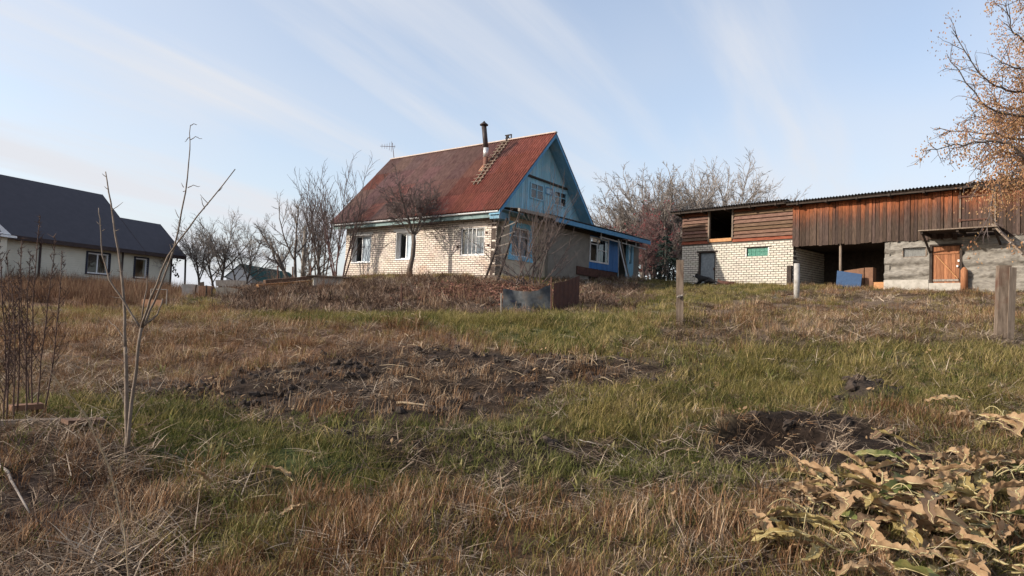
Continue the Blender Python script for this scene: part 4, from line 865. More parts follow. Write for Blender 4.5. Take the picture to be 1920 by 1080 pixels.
def grow(mbs, p, d, L, r, lev, pr, rng, tips):
    g = random.Random(int(rng.integers(1 << 30))); t0 = []
    _grow(mbs, tuple(float(q) for q in p), tuple(float(q) for q in d), L, r, lev, pr, g, t0)
    tips += [(np.array(a), np.array(b)) for a, b in t0]
def _at(l, i): return l[i] if i < len(l) else l[-1]
def _grow(mbs, p, d, L, r, lev, pr, g, tips):
    """one branch and its children; mbs[0] takes the wood of the first levels, mbs[1] the twigs"""
    n = _at(pr['segs'], lev); pts = [p]; rad = [r]; dirs = [d]; wob = _at(pr['wob'], lev); up = _at(pr['up'], lev)
    r_end = max(pr['rmin'], r * pr['taper']) if lev < pr['levels'] else pr['rmin'] * .6; st = L / n; ga = g.gauss
    for i in range(n):
        x = d[0] + ga(0, wob); y = d[1] + ga(0, wob); z = d[2] + ga(0, wob) + up; l_ = math.sqrt(x * x + y * y + z * z) or 1; d = (x / l_, y / l_, z / l_)
        p = (p[0] + d[0] * st, p[1] + d[1] * st, p[2] + d[2] * st); pts.append(p); rad.append(r + (r_end - r) * (i + 1) / n); dirs.append(d)
    mbs[0 if lev < pr['wood'] else 1].path(pts, rad, (7, 5, 4, 3, 3, 3)[min(lev, 5)])
    if lev >= pr['levels']:
        tips.append((pts[-1], d)); return
    nc = max(1, int(round(_at(pr['nch'], lev) * g.uniform(.8, 1.2)))); f0 = _at(pr['first'], lev)
    for c in range(nc):
        f = f0 + (1 - f0) * (c + g.uniform(.1, .9)) / nc if c < nc - 1 else 1.0
        x = f * n; i = min(int(x), n - 1); w = x - i; A, B = pts[i], pts[i + 1]; q = (A[0] + (B[0] - A[0]) * w, A[1] + (B[1] - A[1]) * w, A[2] + (B[2] - A[2]) * w); dd = dirs[i + 1]
        ang = R(_at(pr['ang'], lev)) * g.uniform(.6, 1.3) * (.5 if f == 1.0 else 1); az = g.uniform(0, 6.2832) if lev else 2.4 * c + g.uniform(-.5, .5)
        if abs(dd[2]) < .95: a = (dd[1], -dd[0], 0.0)
        else: a = (0.0, dd[2], -dd[1])
        l_ = math.sqrt(a[0] ** 2 + a[1] ** 2 + a[2] ** 2) or 1; a = (a[0] / l_, a[1] / l_, a[2] / l_); b = (dd[1] * a[2] - dd[2] * a[1], dd[2] * a[0] - dd[0] * a[2], dd[0] * a[1] - dd[1] * a[0])
        ca, sa, cz, sz = math.cos(ang), math.sin(ang), math.cos(az), math.sin(az)
        nd = tuple(dd[k] * ca + (a[k] * cz + b[k] * sz) * sa for k in range(3))
        ll = L * _at(pr['lr'], lev) * g.uniform(.75, 1.2) * (1 - .35 * (f - f0) if f < 1 else .78); rr = max(pr['rmin'], (rad[i] + (rad[i + 1] - rad[i]) * w) * (.62 if f < 1 else .9))
        _grow(mbs, q, nd, ll, rr, lev + 1, pr, g, tips)
def tree(name, label, cat, base, stems, pr, seed, mats, group=None, extra=None):
    """stems: list of (offset, direction, length, radius)"""
    rng = np.random.default_rng(seed); mbs = [Twigs(), Twigs()]; tips = []; base = np.array(base, float)
    t = thing(name, label, cat, base, group)
    for off, d, L, r in stems: grow(mbs, base + np.array(off, float) + (0, 0, -.06), unit(np.array(d, float)), L, r, 0, pr, rng, tips)
    mbs[0].flush(); mbs[1].flush(); part('trunk', mbs[0], mats[0], t, True); cr_ = part('crown', mbs[1], mats[1], t)
    if extra: extra(t, tips, rng)
    return t
def base_at(px, Y):
    p = P(px, 540, Y); return np.array([p[0], p[1], gz(p[0], p[1])])
def PR(levels, segs, wob, up, nch, first, ang, lr, rmin, wood=2, taper=.55): return dict(levels=levels, segs=segs, wob=wob, up=up, nch=nch, first=first, ang=ang, lr=lr, rmin=rmin, wood=wood, taper=taper)
orch = 'bare fruit trees between the two houses'
apple = PR(4, (4, 6, 5, 4, 3), (.07, .09, .12, .15, .2), (.04, .045, .03, .02, .02), (7, 8, 6, 4), (.35, .2, .2, .15), (40, 36, 40, 42), (1.05, .55, .52, .5), .0075, taper=.45)
tree('apple_tree', 'spreading bare apple tree with thick dark limbs behind the hanging vine', 'tree', base_at(412, 45), [((0, 0, 0), (.05, 0, 1), 2.7, .12), ((-.35, .2, 0), (-.35, .1, 1), 2.5, .09)], apple, 3, (M_bark, M_palebark), orch)
tree('apple_tree', 'smaller bare fruit tree nearest the neighbour house', 'tree', base_at(376, 43.5), [((0, 0, 0), (-.05, 0, 1), 2.2, .09)], apple, 5, (M_bark, M_palebark), orch)
tree('apple_tree', 'bare fruit tree in front of the white shed with green roof', 'tree', base_at(455, 46), [((0, 0, 0), (.2, 0, 1), 2.4, .09), ((-.3, 0, 0), (-.2, 0, 1), 2.3, .07)], apple, 8, (M_bark, M_palebark), orch)
pear = PR(4, (4, 6, 5, 4, 3), (.07, .09, .11, .15, .2), (.05, .16, .12, .05, .02), (5, 7, 6, 4), (.25, .2, .2, .2), (50, 35, 40, 42), (.95, .5, .48, .5), .0085)
tree('pear_tree', 'bare tree with a low forked trunk left of the leaning pole', 'tree', base_at(548, 38), [((0, 0, 0), (-.45, 0, .8), 1.9, .13), ((.1, 0, 0), (.10, 0, 1), 2.7, .10), ((.25, 0, 0), (.8, 0, .6), 1.6, .09)], pear, 12, (M_bark, M_palebark), orch)
bushy = PR(3, (6, 4, 3, 2), (.05, .10, .15, .2), (.05, .08, .05, .03), (8, 5, 3), (.25, .2, .2), (24, 28, 32), (.42, .5, .5), .008, wood=1, taper=.35)
def stemset(n, spread, L, r, seed, lean=.28):
    g = np.random.default_rng(seed); o = []
    for i in range(n):
        a = g.uniform(0, 6.283); q = g.uniform(.2, 1) * spread; o.append(((math.cos(a) * q, math.sin(a) * q, 0), (math.cos(a) * lean * g.uniform(.3, 1.2) , math.sin(a) * lean * .6, 1), L * g.uniform(.75, 1.1), r * g.uniform(.7, 1.1)))
    return o
tree('cherry_tree', 'tall bare multi stemmed cherry just left of the brick house', 'tree', base_at(603, 37.5), stemset(6, .35, 4.3, .055, 2, .22), bushy, 21, (M_bark, M_twig), orch)
tree('cherry_tree', 'bare red brown stems crowding the left brick corner', 'tree', base_at(636, 34.6), stemset(7, .4, 4.2, .045, 4, .2), bushy, 22, (M_redtwig, M_twig), orch)
tree('cherry_tree', 'thin bare saplings right behind the leaning pole', 'tree', base_at(578, 41), stemset(5, .5, 4.3, .045, 6, .16), bushy, 23, (M_bark, M_twig), orch)
# the small tree in front of the brick wall
bt = base_at(769, 31.2); fk = P(775, 440, bt[1])
rng = np.random.default_rng(33); mbs = [Twigs(), Twigs()]; tips = []
ft = thing('crooked_tree', 'small crooked bare tree standing before the brick wall windows', 'tree', bt)
mbs[0].tube([bt - (0, 0, .1), P(768, 505, bt[1]), P(774, 480, bt[1]), P(776, 455, bt[1]), fk], [.13, .115, .105, .10, .095], 8)
fpr = PR(4, (5, 5, 4, 3, 2), (.08, .12, .16, .2, .25), (.03, .03, .02, .02, .02), (7, 6, 5, 3), (.22, .2, .2, .2), (40, 42, 45, 45), (.52, .55, .52, .5), .0065, wood=1)
for tx, ty, L, r_ in ((764, 395, 2.1, .05), (794, 393, 2.1, .05), (738, 400, 1.9, .035), (820, 398, 1.8, .035), (778, 380, 1.7, .035), (750, 385, 1.9, .03), (806, 385, 1.8, .03)): grow(mbs, fk + (0, 0, rng.uniform(-.15, .05)), unit(P(tx, ty, bt[1] + rng.uniform(-.6, .6)) - fk), L, r_, 0, fpr, rng, tips)
mbs[0].flush(); mbs[1].flush(); part('trunk', mbs[0], M_bark, ft, True); part('crown', mbs[1], M_twig, ft)
# bush behind the zinc sheet
bpr = PR(2, (7, 4, 3), (.05, .10, .15), (.03, .05, .03), (7, 3), (.3, .3), (30, 32), (.34, .5), .0055, wood=1, taper=.4)
bb0 = gpt(990, 540); rng = np.random.default_rng(5); st = []
for tx, ty in ((885, 440), (905, 400), (925, 470), (950, 420), (965, 395), (985, 400), (1000, 390), (1020, 380), (1040, 400), (1060, 350), (1050, 390), (1085, 460), (1010, 440), (1075, 375), (940, 500), (895, 480), (915, 440), (935, 415), (975, 430), (995, 415), (1030, 420), (1045, 370), (1065, 420), (1090, 480), (955, 460), (1015, 400), (900, 500), (1070, 470), (1035, 350), (978, 385)):
    o = np.array([rng.uniform(-.55, .55), rng.uniform(-.3, .3), 0]); e_ = P(tx, ty, bb0[1] + rng.uniform(-.8, .8)); v = e_ - bb0 - o; st.append((o, v, np.linalg.norm(v) * .9, rng.uniform(.012, .024)))
tree('lilac_bush', 'leafless many stemmed bush rising behind the bent zinc sheet', 'bush', bb0, st, bpr, 44, (M_twig, M_twig))
b3 = gpt(1040, 520); st = []
for tx, ty in ((1040, 400), (1055, 420), (1065, 410), (1030, 410), (1080, 430)):
    o = np.array([rng.uniform(-.5, .5), rng.uniform(-.3, .3), 0]); v = P(tx, ty, b3[1]) - b3 - o; st.append((o, v, np.linalg.norm(v) * .8, .014))
tree('currant_bush', 'pale dry twiggy shrub against the dull veranda plaster', 'bush', b3, st, bpr, 46, (M_palebark, M_palebark))
# tall bare trees beyond the barn
tall = PR(5, (5, 6, 5, 4, 3, 2), (.05, .07, .10, .13, .16, .2), (.03, .045, .03, .02, .02, .02), (10, 8, 6, 4, 3), (.35, .2, .2, .2, .2), (38, 36, 38, 40, 40), (1.05, .54, .5, .5, .5), .0115, wood=2, taper=.5)
far = 'tall bare trees behind the barn and the porch'
for px, Y, h_, sd_, lab in ((1165, 52, 3.7, 1, 'far bare tree showing just right of the blue gable'), (1205, 50, 4.3, 2, 'far bare tree rising behind the red twigged rowans'), (1262, 49, 4.4, 3, 'far bare tree over the gap between porch and barn'),
                           (1332, 51, 5.2, 4, 'tallest bare tree, directly above the open barn loft'), (1388, 51, 4.6, 5, 'rightmost bare tree above the barn roof'), (1292, 54, 5.0, 6, 'slim bare tree above the left end of the barn roof'), (1130, 54, 3.4, 7, 'low bare tree half hidden by the blue gable'), (1362, 55, 4.8, 8, 'bare tree between the tallest one and the rightmost one'), (1232, 53, 4.2, 9, 'bare tree just left of the barn roof end, behind the spruce')):
    b0 = base_at(px, Y); b0[2] = max(b0[2], 1.5) if Y < 0 else b0[2]
    g = np.random.default_rng(sd_); tree('bare_tree', lab, 'tree', b0, [((0, 0, 0), (g.uniform(-.08, .08), 0, 1), h_, .20)] + ([((.4, 0, 0), (.3, 0, 1), h_ * .8, .13)] if sd_ in (2, 3, 5) else []), tall, 60 + sd_, (M_palebark, M_palebark), far)
# rowans with red twigs and berries
row = PR(4, (5, 4, 4, 3, 2), (.07, .13, .16, .2, .22), (.05, .08, .05, .03, 0), (7, 6, 5, 3), (.25, .2, .2, .2), (30, 36, 40, 42), (.5, .55, .5, .5), .010, wood=1, taper=.4)
def berries(t, tips, rng):
    mb = MB()
    for p, d in tips:
        if rng.random() < .03:
            for k_ in range(3):
                c = p + rng.normal(0, .05, 3); s_ = rng.uniform(.02, .04); mb.v += [tuple(c + np.array(q) * s_) for q in ((1, 0, 0), (-1, 0, 0), (0, 1, 0), (0, -1, 0), (0, 0, 1), (0, 0, -1))]; n = len(mb.v) - 6
                mb.f += [(n + a, n + b, n + c_) for a, b, c_ in ((0, 2, 4), (2, 1, 4), (1, 3, 4), (3, 0, 4), (2, 0, 5), (1, 2, 5), (3, 1, 5), (0, 3, 5))]
    if mb.v: tag(part('berries', mb, M_berry, t), kind='stuff')
for px, Y, L, sd_, lab in ((1200, 43, 3.6, 1, 'red twigged rowan just right of the porch end'), (1222, 45, 4.0, 2, 'red twigged rowan beside the dark spruce'), (1165, 47, 3.6, 3, 'red twigged rowan rising over the veranda roof')):
    tree('rowan_tree', lab, 'tree', base_at(px, Y), stemset(4, .4, L, .06, sd_ + 30, .25), row, 80 + sd_, (M_bark, M_redtwig), 'rowans behind the porch', berries)
# tan dry larch and dark spruce
def conifer(name, label, base, H_, Rm, nb, m, seed, drop, gaps=.0):
    rng = np.random.default_rng(seed); t = thing(name, label, 'tree', base); tr_ = MB().tube([base - (0, 0, .1), base + (0, 0, H_)], [H_ * .022, .01], 7); part('trunk', tr_, M_bark, t, True); mb = MB()
    for i in range(nb):
        f = (i / nb) ** .9; z = H_ * (.08 + .90 * f); L = Rm * (1 - f) ** .8 * rng.uniform(.7, 1.15) + .08; a = rng.uniform(0, 6.283); dirh = np.array([math.cos(a), math.sin(a), 0])
        if rng.random() < gaps: continue
        for s_ in range(int(6 + L * 16)):
            q = rng.uniform(.12, 1); c = base + (0, 0, z) + dirh * L * q + np.array([0, 0, -drop * L * q + .25 * drop * L * q * q]); side = np.cross(dirh, [0, 0, 1.]) * rng.normal(0, .13 * (1.1 - q) * L + .04)
            c = c + side; dl = unit(dirh * rng.uniform(.3, 1) + side * 2 + rng.normal(0, .25, 3) + np.array([0, 0, -.3])); w_ = unit(np.cross(dl, rng.normal(0, 1, 3))) * rng.uniform(.012, .03); l_ = dl * rng.uniform(.10, .22)
            mb.poly([c - w_, c + w_, c + l_ + w_ * .3, c + l_ - w_ * .3])
    part('crown', mb, m, t); return t
conifer('larch_tree', 'tan dry larch peeking over the veranda beside the gable', base_at(1128, 50), 6.0, 2.0, 170, M_tan, 3, .25)
conifer('spruce_tree', 'small dark spruce between the porch and the barn', base_at(1246, 40.5), 2.9, 1.15, 120, M_needle, 4, .35)
# large box elder reaching in from the right with hanging dry seeds
be = np.array([14.6, 16.5, 0.]); be[2] = gz(be[0], be[1]); rng = np.random.default_rng(91)
bx = thing('box_elder_tree', 'box elder with bunches of dry tan seeds hanging over the barn', 'tree', be); mbs = [Twigs(), Twigs()]; sm_ = MB(); tips = []
mbs[0].tube([be - (0, 0, .2), be + (.05, 0, 2), be + (-.1, .1, 4.5), be + (.1, 0, 7.5), be + (.2, .1, 10.5)], [.26, .22, .18, .13, .05], 10)
epr = PR(1, (4, 3), (.10, .14), (-.02, -.02), (3,), (.3,), (45,), (.5,), .0045, wood=0)
def bunch(p, n, s_):
    for k_ in range(n):
        o = rng.normal(0, 1, 3) * np.array([.055, .055, .09]) * s_ * 1.6 + np.array([0, 0, -.09 * s_]); c = p + o; d = unit(np.array([rng.normal(0, .5), rng.normal(0, .5), -1])); w_ = unit(np.cross(d, rng.normal(0, 1, 3))); l_ = rng.uniform(.04, .07)
        sm_.poly([c, c + d * l_ * .55 + w_ * .019, c + d * l_, c + d * l_ * .6 - w_ * .015])
limbs = [((1960, 330), (1890, 270), (1810, 270), (1735, 285), 15.6, .6), ((1990, 180), (1900, 170), (1850, 150), (1784, 58), 16.2, .7), ((1980, 230), (1900, 215), (1840, 190), (1775, 100), 15.8, .8), ((1990, 120), (1940, 90), (1900, 60), (1885, 5), 16.6, .9),
         ((1980, 260), (1900, 260), (1850, 250), (1755, 240), 16.4, .9), ((1970, 300), (1900, 330), (1870, 345), (1845, 440), 15.2, .7), ((1960, 230), (1920, 225), (1880, 230), (1820, 215), 16.9, 1.3), ((2000, 60), (1960, 20), (1930, -10), (1900, -40), 16.5, .8),
         ((1985, 330), (1930, 335), (1890, 345), (1805, 345), 15.7, .7), ((1980, 280), (1930, 290), (1880, 285), (1835, 310), 16.3, 1.3), ((1990, 150), (1940, 130), (1910, 130), (1870, 115), 16.0, .9), ((1975, 200), (1930, 195), (1890, 205), (1860, 180), 17.2, 1.3), ((2040, 330), (2010, 250), (1980, 200), (1950, 120), 17.5, 1.0)]
for a, b, c, d, Y, dens in limbs:
    p1, p2, p3, p4 = P(*a, Y + .2), P(*b, Y), P(*c, Y - .1), P(*d, Y - .2); p0 = np.array([be[0], be[1], max(be[2] + 3, p1[2] - .6)])
    ctrl = [p0, p1, p2, p3, p4]; pts = []
    for i in range(4):
        for q in np.linspace(0, 1, 6)[:-1]:
            m0 = (ctrl[min(i + 1, 4)] - ctrl[max(i - 1, 0)]) / 2; m1 = (ctrl[min(i + 2, 4)] - ctrl[i]) / 2; h = q
            pts.append((2 * h ** 3 - 3 * h ** 2 + 1) * ctrl[i] + (h ** 3 - 2 * h ** 2 + h) * m0 + (-2 * h ** 3 + 3 * h ** 2) * ctrl[i + 1] + (h ** 3 - h ** 2) * m1 + rng.normal(0, .02, 3))
    pts.append(p4); mbs[0].tube(pts, np.linspace(.055, .006, len(pts)), 5, cap=False)
    for i in range(5, len(pts) - 1):
        for k_ in range(2):
            dd = unit(pts[i + 1] - pts[i]); nd = unit(dd * .8 + rng.normal(0, .55, 3) + np.array([0, 0, rng.uniform(-.5, .25)])); tp = []; grow(mbs, pts[i], nd, rng.uniform(.2, .55), .009, 0, epr, rng, tp); tips += tp
            for p_, d_ in tp:
                if rng.random() < .44 * dens * (1.5 if i < 15 else .4): bunch(p_, int(rng.integers(14, 52)), rng.uniform(.8, 1.5))
mbs[0].flush(); mbs[1].flush(); part('trunk', mbs[0], M_bark, bx, True); part('twigs', mbs[1], M_twig, bx); tag(part('seed_bunches', sm_, M_samara, bx), kind='stuff')
# ------------------------------------------------------------------ sapling and weeds in the foreground
sb0 = gpt(238, 862); Ys = sb0[1]
sp = thing('sapling', 'leafless young sapling with long thin shoots in the left foreground', 'sapling', sb0); mb = MB()
def shoot(px, r0, r1, y0=0, y1=0, k=6):
    pts = [P(x, y, Ys + y0 + (y1 - y0) * i / (len(px) - 1)) for i, (x, y) in enumerate(px)]; o = [pts[0]]
    for i in range(len(pts) - 1):
        for q in (.33, .66, 1): o.append(pts[i] + (pts[i + 1] - pts[i]) * q + (rng.normal(0, .003, 3) if q < 1 else 0))
    return MB().tube(o, np.linspace(r0, r1, len(o)), k)
part('trunk', shoot([(238, 866), (238, 800), (237, 720), (235, 650)], .019, .0125), M_sap, sp, True)
part('trunk', shoot([(240, 840), (246, 760), (256, 690), (265, 615)], .014, .011, -.02, -.05), M_sap, sp, True)
for px, r0, r1, y1 in (([(235, 652), (232, 560), (222, 470), (208, 380), (198, 322)], .019, .006, .25), ([(265, 618), (290, 565), (325, 470), (348, 360), (356, 280), (357, 235)], .014, .004, .2), ([(264, 616), (282, 560), (315, 480), (370, 405), (441, 317)], .015, .005, -.3),
                       ([(264, 616), (235, 570), (205, 525), (192, 480), (188, 420), (185, 390)], .013, .004, .1), ([(266, 600), (272, 555), (276, 522)], .010, .005, 0), ([(268, 612), (295, 590), (305, 560)], .012, .006, .1), ([(236, 640), (215, 610), (203, 600)], .008, .003, .1), ([(240, 770), (226, 735), (212, 700)], .007, .003, .1), ([(246, 800), (262, 765), (285, 740)], .006, .002, -.1)):
    part('shoot', shoot(px, r0 * .66, r1 * .66, 0, y1), M_sap, sp, True)
for px in ([(357, 262), (366, 256), (379, 260)], [(357, 236), (363, 232), (369, 234)], [(355, 258), (349, 262), (347, 266)], [(352, 352), (362, 347), (375, 349)], [(383, 392), (379, 380), (377, 370)]): part('twig', shoot(px, .004, .0018, .2, .2, 4), M_sap, sp)
srng = np.random.default_rng(77)
for i in range(34):                                           # buds and short spurs
    ln = ([(237, 720), (235, 650)], [(235, 652), (222, 470), (198, 322)], [(265, 618), (325, 470), (356, 280)], [(264, 616), (315, 480), (441, 317)], [(264, 616), (205, 525), (185, 390)])[i % 5]; q = srng.random() * (len(ln) - 1); k_ = min(int(q), len(ln) - 2)
    bx_ = ln[k_][0] + (ln[k_ + 1][0] - ln[k_][0]) * (q - k_); by_ = ln[k_][1] + (ln[k_ + 1][1] - ln[k_][1]) * (q - k_); ex_ = bx_ + srng.choice((-1, 1)) * srng.uniform(3, 9 if i % 4 else 22); ey_ = by_ - srng.uniform(3, 10 if i % 4 else 18)
    yy = Ys + srng.uniform(-.03, .12); part('bud', MB().tube([P(bx_, by_, yy), P((bx_ + ex_) / 2, (by_ + ey_) / 2 + 1, yy), P(ex_, ey_, yy)], [.0032, .0028, .0012], 4), M_sap, sp)
wrng = np.random.default_rng(17)
for i, (bx0, by, tx, ty) in enumerate(((12, 790, 18, 470), (28, 785, 45, 440), (45, 790, 60, 470), (60, 780, 72, 400), (72, 780, 100, 440), (30, 800, 20, 520), (85, 775, 118, 470), (10, 760, 2, 430), (52, 760, 42, 500), (5, 800, 30, 560))):
    b0 = gpt(bx0, by); top = P(tx, ty, b0[1] + wrng.uniform(-.2, .2)); w0 = thing('dry_weed', ('dark dry weed stalk at the left edge, ' + ('outermost', 'second from the edge', 'with upright tip', 'tallest with feathery top', 'leaning right with fine side twigs', 'short and close to the planks', 'rightmost and leaning right', 'cut by the picture edge', 'thin behind the others', 'lowest, leaning over the planks')[i]), 'weed', b0, 'dry weeds at the left edge')
    mb = MB(); tw = MB(); n = 10; pts = [b0 - (0, 0, .03) + (top - b0) * q + np.array([math.sin(q * 4 + i) * .02, wrng.normal(0, .006), 0]) for q in np.linspace(0, 1, n)]; mb.tube(pts, np.linspace(.0085, .003, n), 5); part('stem', mb, M_weed, w0)
    for q in np.linspace(.22, .99, 26):
        p0 = pts[min(int(q * (n - 1)), n - 2)]; p0 = p0 + (pts[min(int(q * (n - 1)) + 1, n - 1)] - p0) * ((q * (n - 1)) % 1); a = wrng.uniform(0, 6.283); L = wrng.uniform(.10, .32) * (1.15 - q); d = unit(np.array([math.cos(a) * .7, math.sin(a) * .7, 1.0]))
        e1 = p0 + d * L * .6; e2 = e1 + unit(d + (0, 0, .5)) * L * .5; tw.tube([p0, e1, e2], [.0034, .0028, .0018], 3, cap=False)
        for k_ in range(5):
            c = p0 + (e2 - p0) * wrng.uniform(.35, 1); g_ = c + np.array([wrng.normal(0, .02), wrng.normal(0, .02), wrng.uniform(.0, .035)]); tw.tube([c, g_], [.0030, .0012], 3, cap=False)
    part('side_twigs', tw, M_weed, w0)
# tan reed plume close to the lens
rr0 = P(262, 985, 2.9); rr0[2] = gz(rr0[0], rr0[1])
rd = thing('reed_plume', 'tan reed with feathery bent plume near the sapling', 'reed', rr0); rp = [rr0, P(235, 900, 2.75), P(200, 850, 2.7), P(155, 800, 2.65), P(118, 745, 2.6), P(100, 705, 2.6)]; q1, q2 = P(268, 860, 2.8), P(100, 705, 2.6); rp = [rr0 * (1 - f) ** 2 + q1 * 2 * f * (1 - f) + q2 * f * f for f in np.linspace(0, 1, 6)]
part('stem', MB().tube(rp, np.linspace(.003, .0012, 6), 5), M_straw, rd); mb = MB()
for q in np.linspace(.42, .98, 120):
    x = q * 5; i = min(int(x), 4); c = rp[i] + (rp[i + 1] - rp[i]) * (x - i); d = unit(rp[i + 1] - rp[i] + wrng.normal(0, .045, 3)); e = c + d * wrng.uniform(.02, .05) * 1.1; mb.tube([c, (c + e) / 2 + wrng.normal(0, .004, 3), e], [.0008, .0012, .0004], 3, cap=False)
part('plume', mb, M_straw, rd)
# ------------------------------------------------------------------ posts, sheets and yard things
def post(name, label, base, top, w, d, m, cat='post', lean=0, split=False):
    ex = unit(np.array([top[0] - base[0], top[1] - base[1], top[2] - base[2]])); t = thing(name, label, cat, base); a = np.array([.97, -.25, 0]); b = np.array([.25, .97, 0]); n = 7; mb = MB()
    def ring(c, s_):
        o = []
        for u, v in ((-1, -1), (.98, -1), (1, .9), (-.95, 1)): o.append(c + a * u * w / 2 * s_ + b * v * d / 2 * s_)
        return o
    for i in range(n + 1):
        f = i / n; c = base - (0, 0, .25 * (1 - f)) + (top - base) * f; s_ = 1 + wrng.normal(0, .012); mb.v += [tuple(q) for q in ring(c, s_)]
    for i in range(n):
        for j in range(4): q = (j + 1) % 4; mb.f.append((i * 4 + j, i * 4 + q, i * 4 + 4 + q, i * 4 + 4 + j))
    m4 = n * 4; mb.f.append((m4, m4 + 1, m4 + 2, m4 + 3)); o = part('shaft', mb, m, t)
    if split:
        c1 = MB(); off = a * (w / 2 + .018) ; pts0 = [base - (0, 0, .2) + off + b * -.05, top + off + b * -.05 - (0, 0, .03)]; c1.bar(pts0[0], pts0[1], .03, d * .8); part('split_slab', c1, M_wood, t)
    return t
M_post = mat('stained_post_wood', (.085, .06, .042), (.20, .15, .112), 5, .92, .4, 40, stretch=(4, 4, .6), c3=(.10, .05, .032), c3scale=2.6, c3lo=.52, c3hi=.68)
p1 = gpt(1275, 606); post('wooden_post', 'narrow square wooden post with a bolt standing in mid lawn', p1, P(1275, 488, p1[1]), .125, .11, M_post)
q = P(1275, 555, p1[1] - .085); nb_ = [o for o in COL.objects if o.name == 'wooden_post'][0]; part('bolt', MB().tube([q - (.05, 0, .02), q + (.045, -.01, .01)], .022, 6).tube([q + (-.02, -.03, 0), q + (.0, .05, .01)], .016, 6), M_greywood, nb_)
p1 = gpt(1876, 642); post('thick_post', 'thick split wooden post at the right with dark stains', p1, P(1882, 498, p1[1]), .175, .14, M_post, split=True)
p1 = gpt(1494, 561); pt_ = P(1494, 494, p1[1]); solo('pipe_post', MB().tube([p1 - (0, 0, .3), pt_], .092, 16), M_pipe, 'pale round pipe post in front of the open barn bay', 'post', loc=p1, smooth=True)
ch0 = gpt(1488, 556); ch = thing('iron_chain', 'dark chain lying on the concrete beside the pipe post', 'chain', ch0); 
for i in range(9):
    q = gpt(1488 - i * 2.6, 556.5 + i * .35); q[2] += .10; part('link', MB().tube([q - (.035, 0, 0), q + (.035, .01, .015 * (-1) ** i)], .022, 6), M_iron, ch)
c0 = [gpt(1432, 552), gpt(1490, 551), gpt(1488, 560), gpt(1436, 559)]; solo('concrete_slab', MB().prism([(q[0], q[1], q[2] - .10) for q in c0], (0, 0, .12)), M_plasterd, 'flat grey concrete slab in the grass by the pipe post', 'slab')
# bent zinc sheet and rusty sheet around the bush
s0, s1 = gpt(941, 585), gpt(1033, 584); s2 = gpt(1082, 574)
def top_z(px, py, p): return P(px, py, p[1])[2]
mb = MB(); NN = 24
def zs1(u, v):
    p = s0 + (s1 - s0) * u; zt_ = np.interp(u, [0, .05, .35, .55, .7, .85, 1], [top_z(941, 542, s0), top_z(945, 541, s0), top_z(973, 546, s0), top_z(990, 547, s0), top_z(1005, 545, s1), top_z(1020, 537, s1), top_z(1033, 533, s1)]); zb_ = gz(p[0], p[1]) - .05
    return (p[0] + .02 * math.sin(v * 3 + u * 5), p[1] + .07 * math.sin(u * 7) * v + .03 * math.sin(u * 17 + v * 4), zb_ + (zt_ - zb_) * v)
zf = lambda u, v: zs1(u, v)
mb.grid(zf, NN, 8); n = len(mb.v); back = [(x, y + .006, z) for x, y, z in mb.v]; f0 = list(mb.f); mb.v += back; mb.f += [tuple(n + i for i in f[::-1]) for f in f0]
zs_o = solo('zinc_sheet', mb, M_sheetmetal, 'bent grey zinc sheet with a torn hole standing in front of the bush', 'metal sheet', smooth=True)
hc = P(962, 565, s0[1] - .03); hp = MB(); hp.v += [tuple(hc + np.array([math.cos(a) * .075 * (1 + .3 * math.sin(3 * a)), -.05 + .0, math.sin(a) * .04 * (1 + .3 * math.cos(2 * a))])) for a in np.linspace(0, 6.283, 13)[:-1]]; hp.f.append(tuple(range(12))); hp2 = MB(); hp2.prism(hp.v, (0, .03, 0)); part('torn_hole_rim', hp2, M_navy, zs_o)
mb = MB()
def rs(u, v):
    p = s1 + (0.05, 0, 0) + (s2 - s1) * u; zt_ = np.interp(u, [0, .5, 1], [top_z(1036, 531, s1), top_z(1055, 522, s1), top_z(1080, 516, s2)]); zb_ = gz(p[0], p[1]) - .05
    return (p[0], p[1] + .012 * math.sin(u * 40), zb_ + (zt_ - zb_) * v)
mb.grid(rs, 40, 4); n = len(mb.v); back = [(x, y + .006, z) for x, y, z in mb.v]; f0 = list(mb.f); mb.v += back; mb.f += [tuple(n + i for i in f[::-1]) for f in f0]
solo('rusty_sheet', mb, M_rustsheet, 'dark rusty brown sheet standing right of the zinc sheet', 'metal sheet')
for (x, y0, y1, lab) in ((1034, 590, 519, 'thin iron stake between the zinc and rusty sheets'), (753, 585, 532, 'thin rusty iron rod stuck in the mound below the house'), (940, 592, 550, 'pale stake at the left edge of the zinc sheet')):
    p1 = gpt(x, y0); solo('iron_stake', MB().tube([p1 - (0, 0, .15), P(x, y1, p1[1])], .022, 6), M_greywood if 'pale' in lab else M_iron, lab, 'stake', loc=p1)
# well cover at the left house corner
wc = gpt(612, 538); wcf = Fr(wc[:2], np.array([.95, .3]), np.array([-.3, .95])); wt = thing('well_box', 'low concrete box with a plank cover beside the bare cherry stems', 'box', wc)
zt = P(605, 520, wc[1])[2]; part('box_wall', MB().box(wcf, -.55, .65, -.4, .5, wc[2] - .2, zt - .02), M_concrete, wt)
for i in range(5): part('cover_plank', MB().box(wcf, -.85, .95, -.55 + i * .24, -.55 + i * .24 + .22, zt, zt + .045), M_darkwood if i % 2 else M_wood, wt)
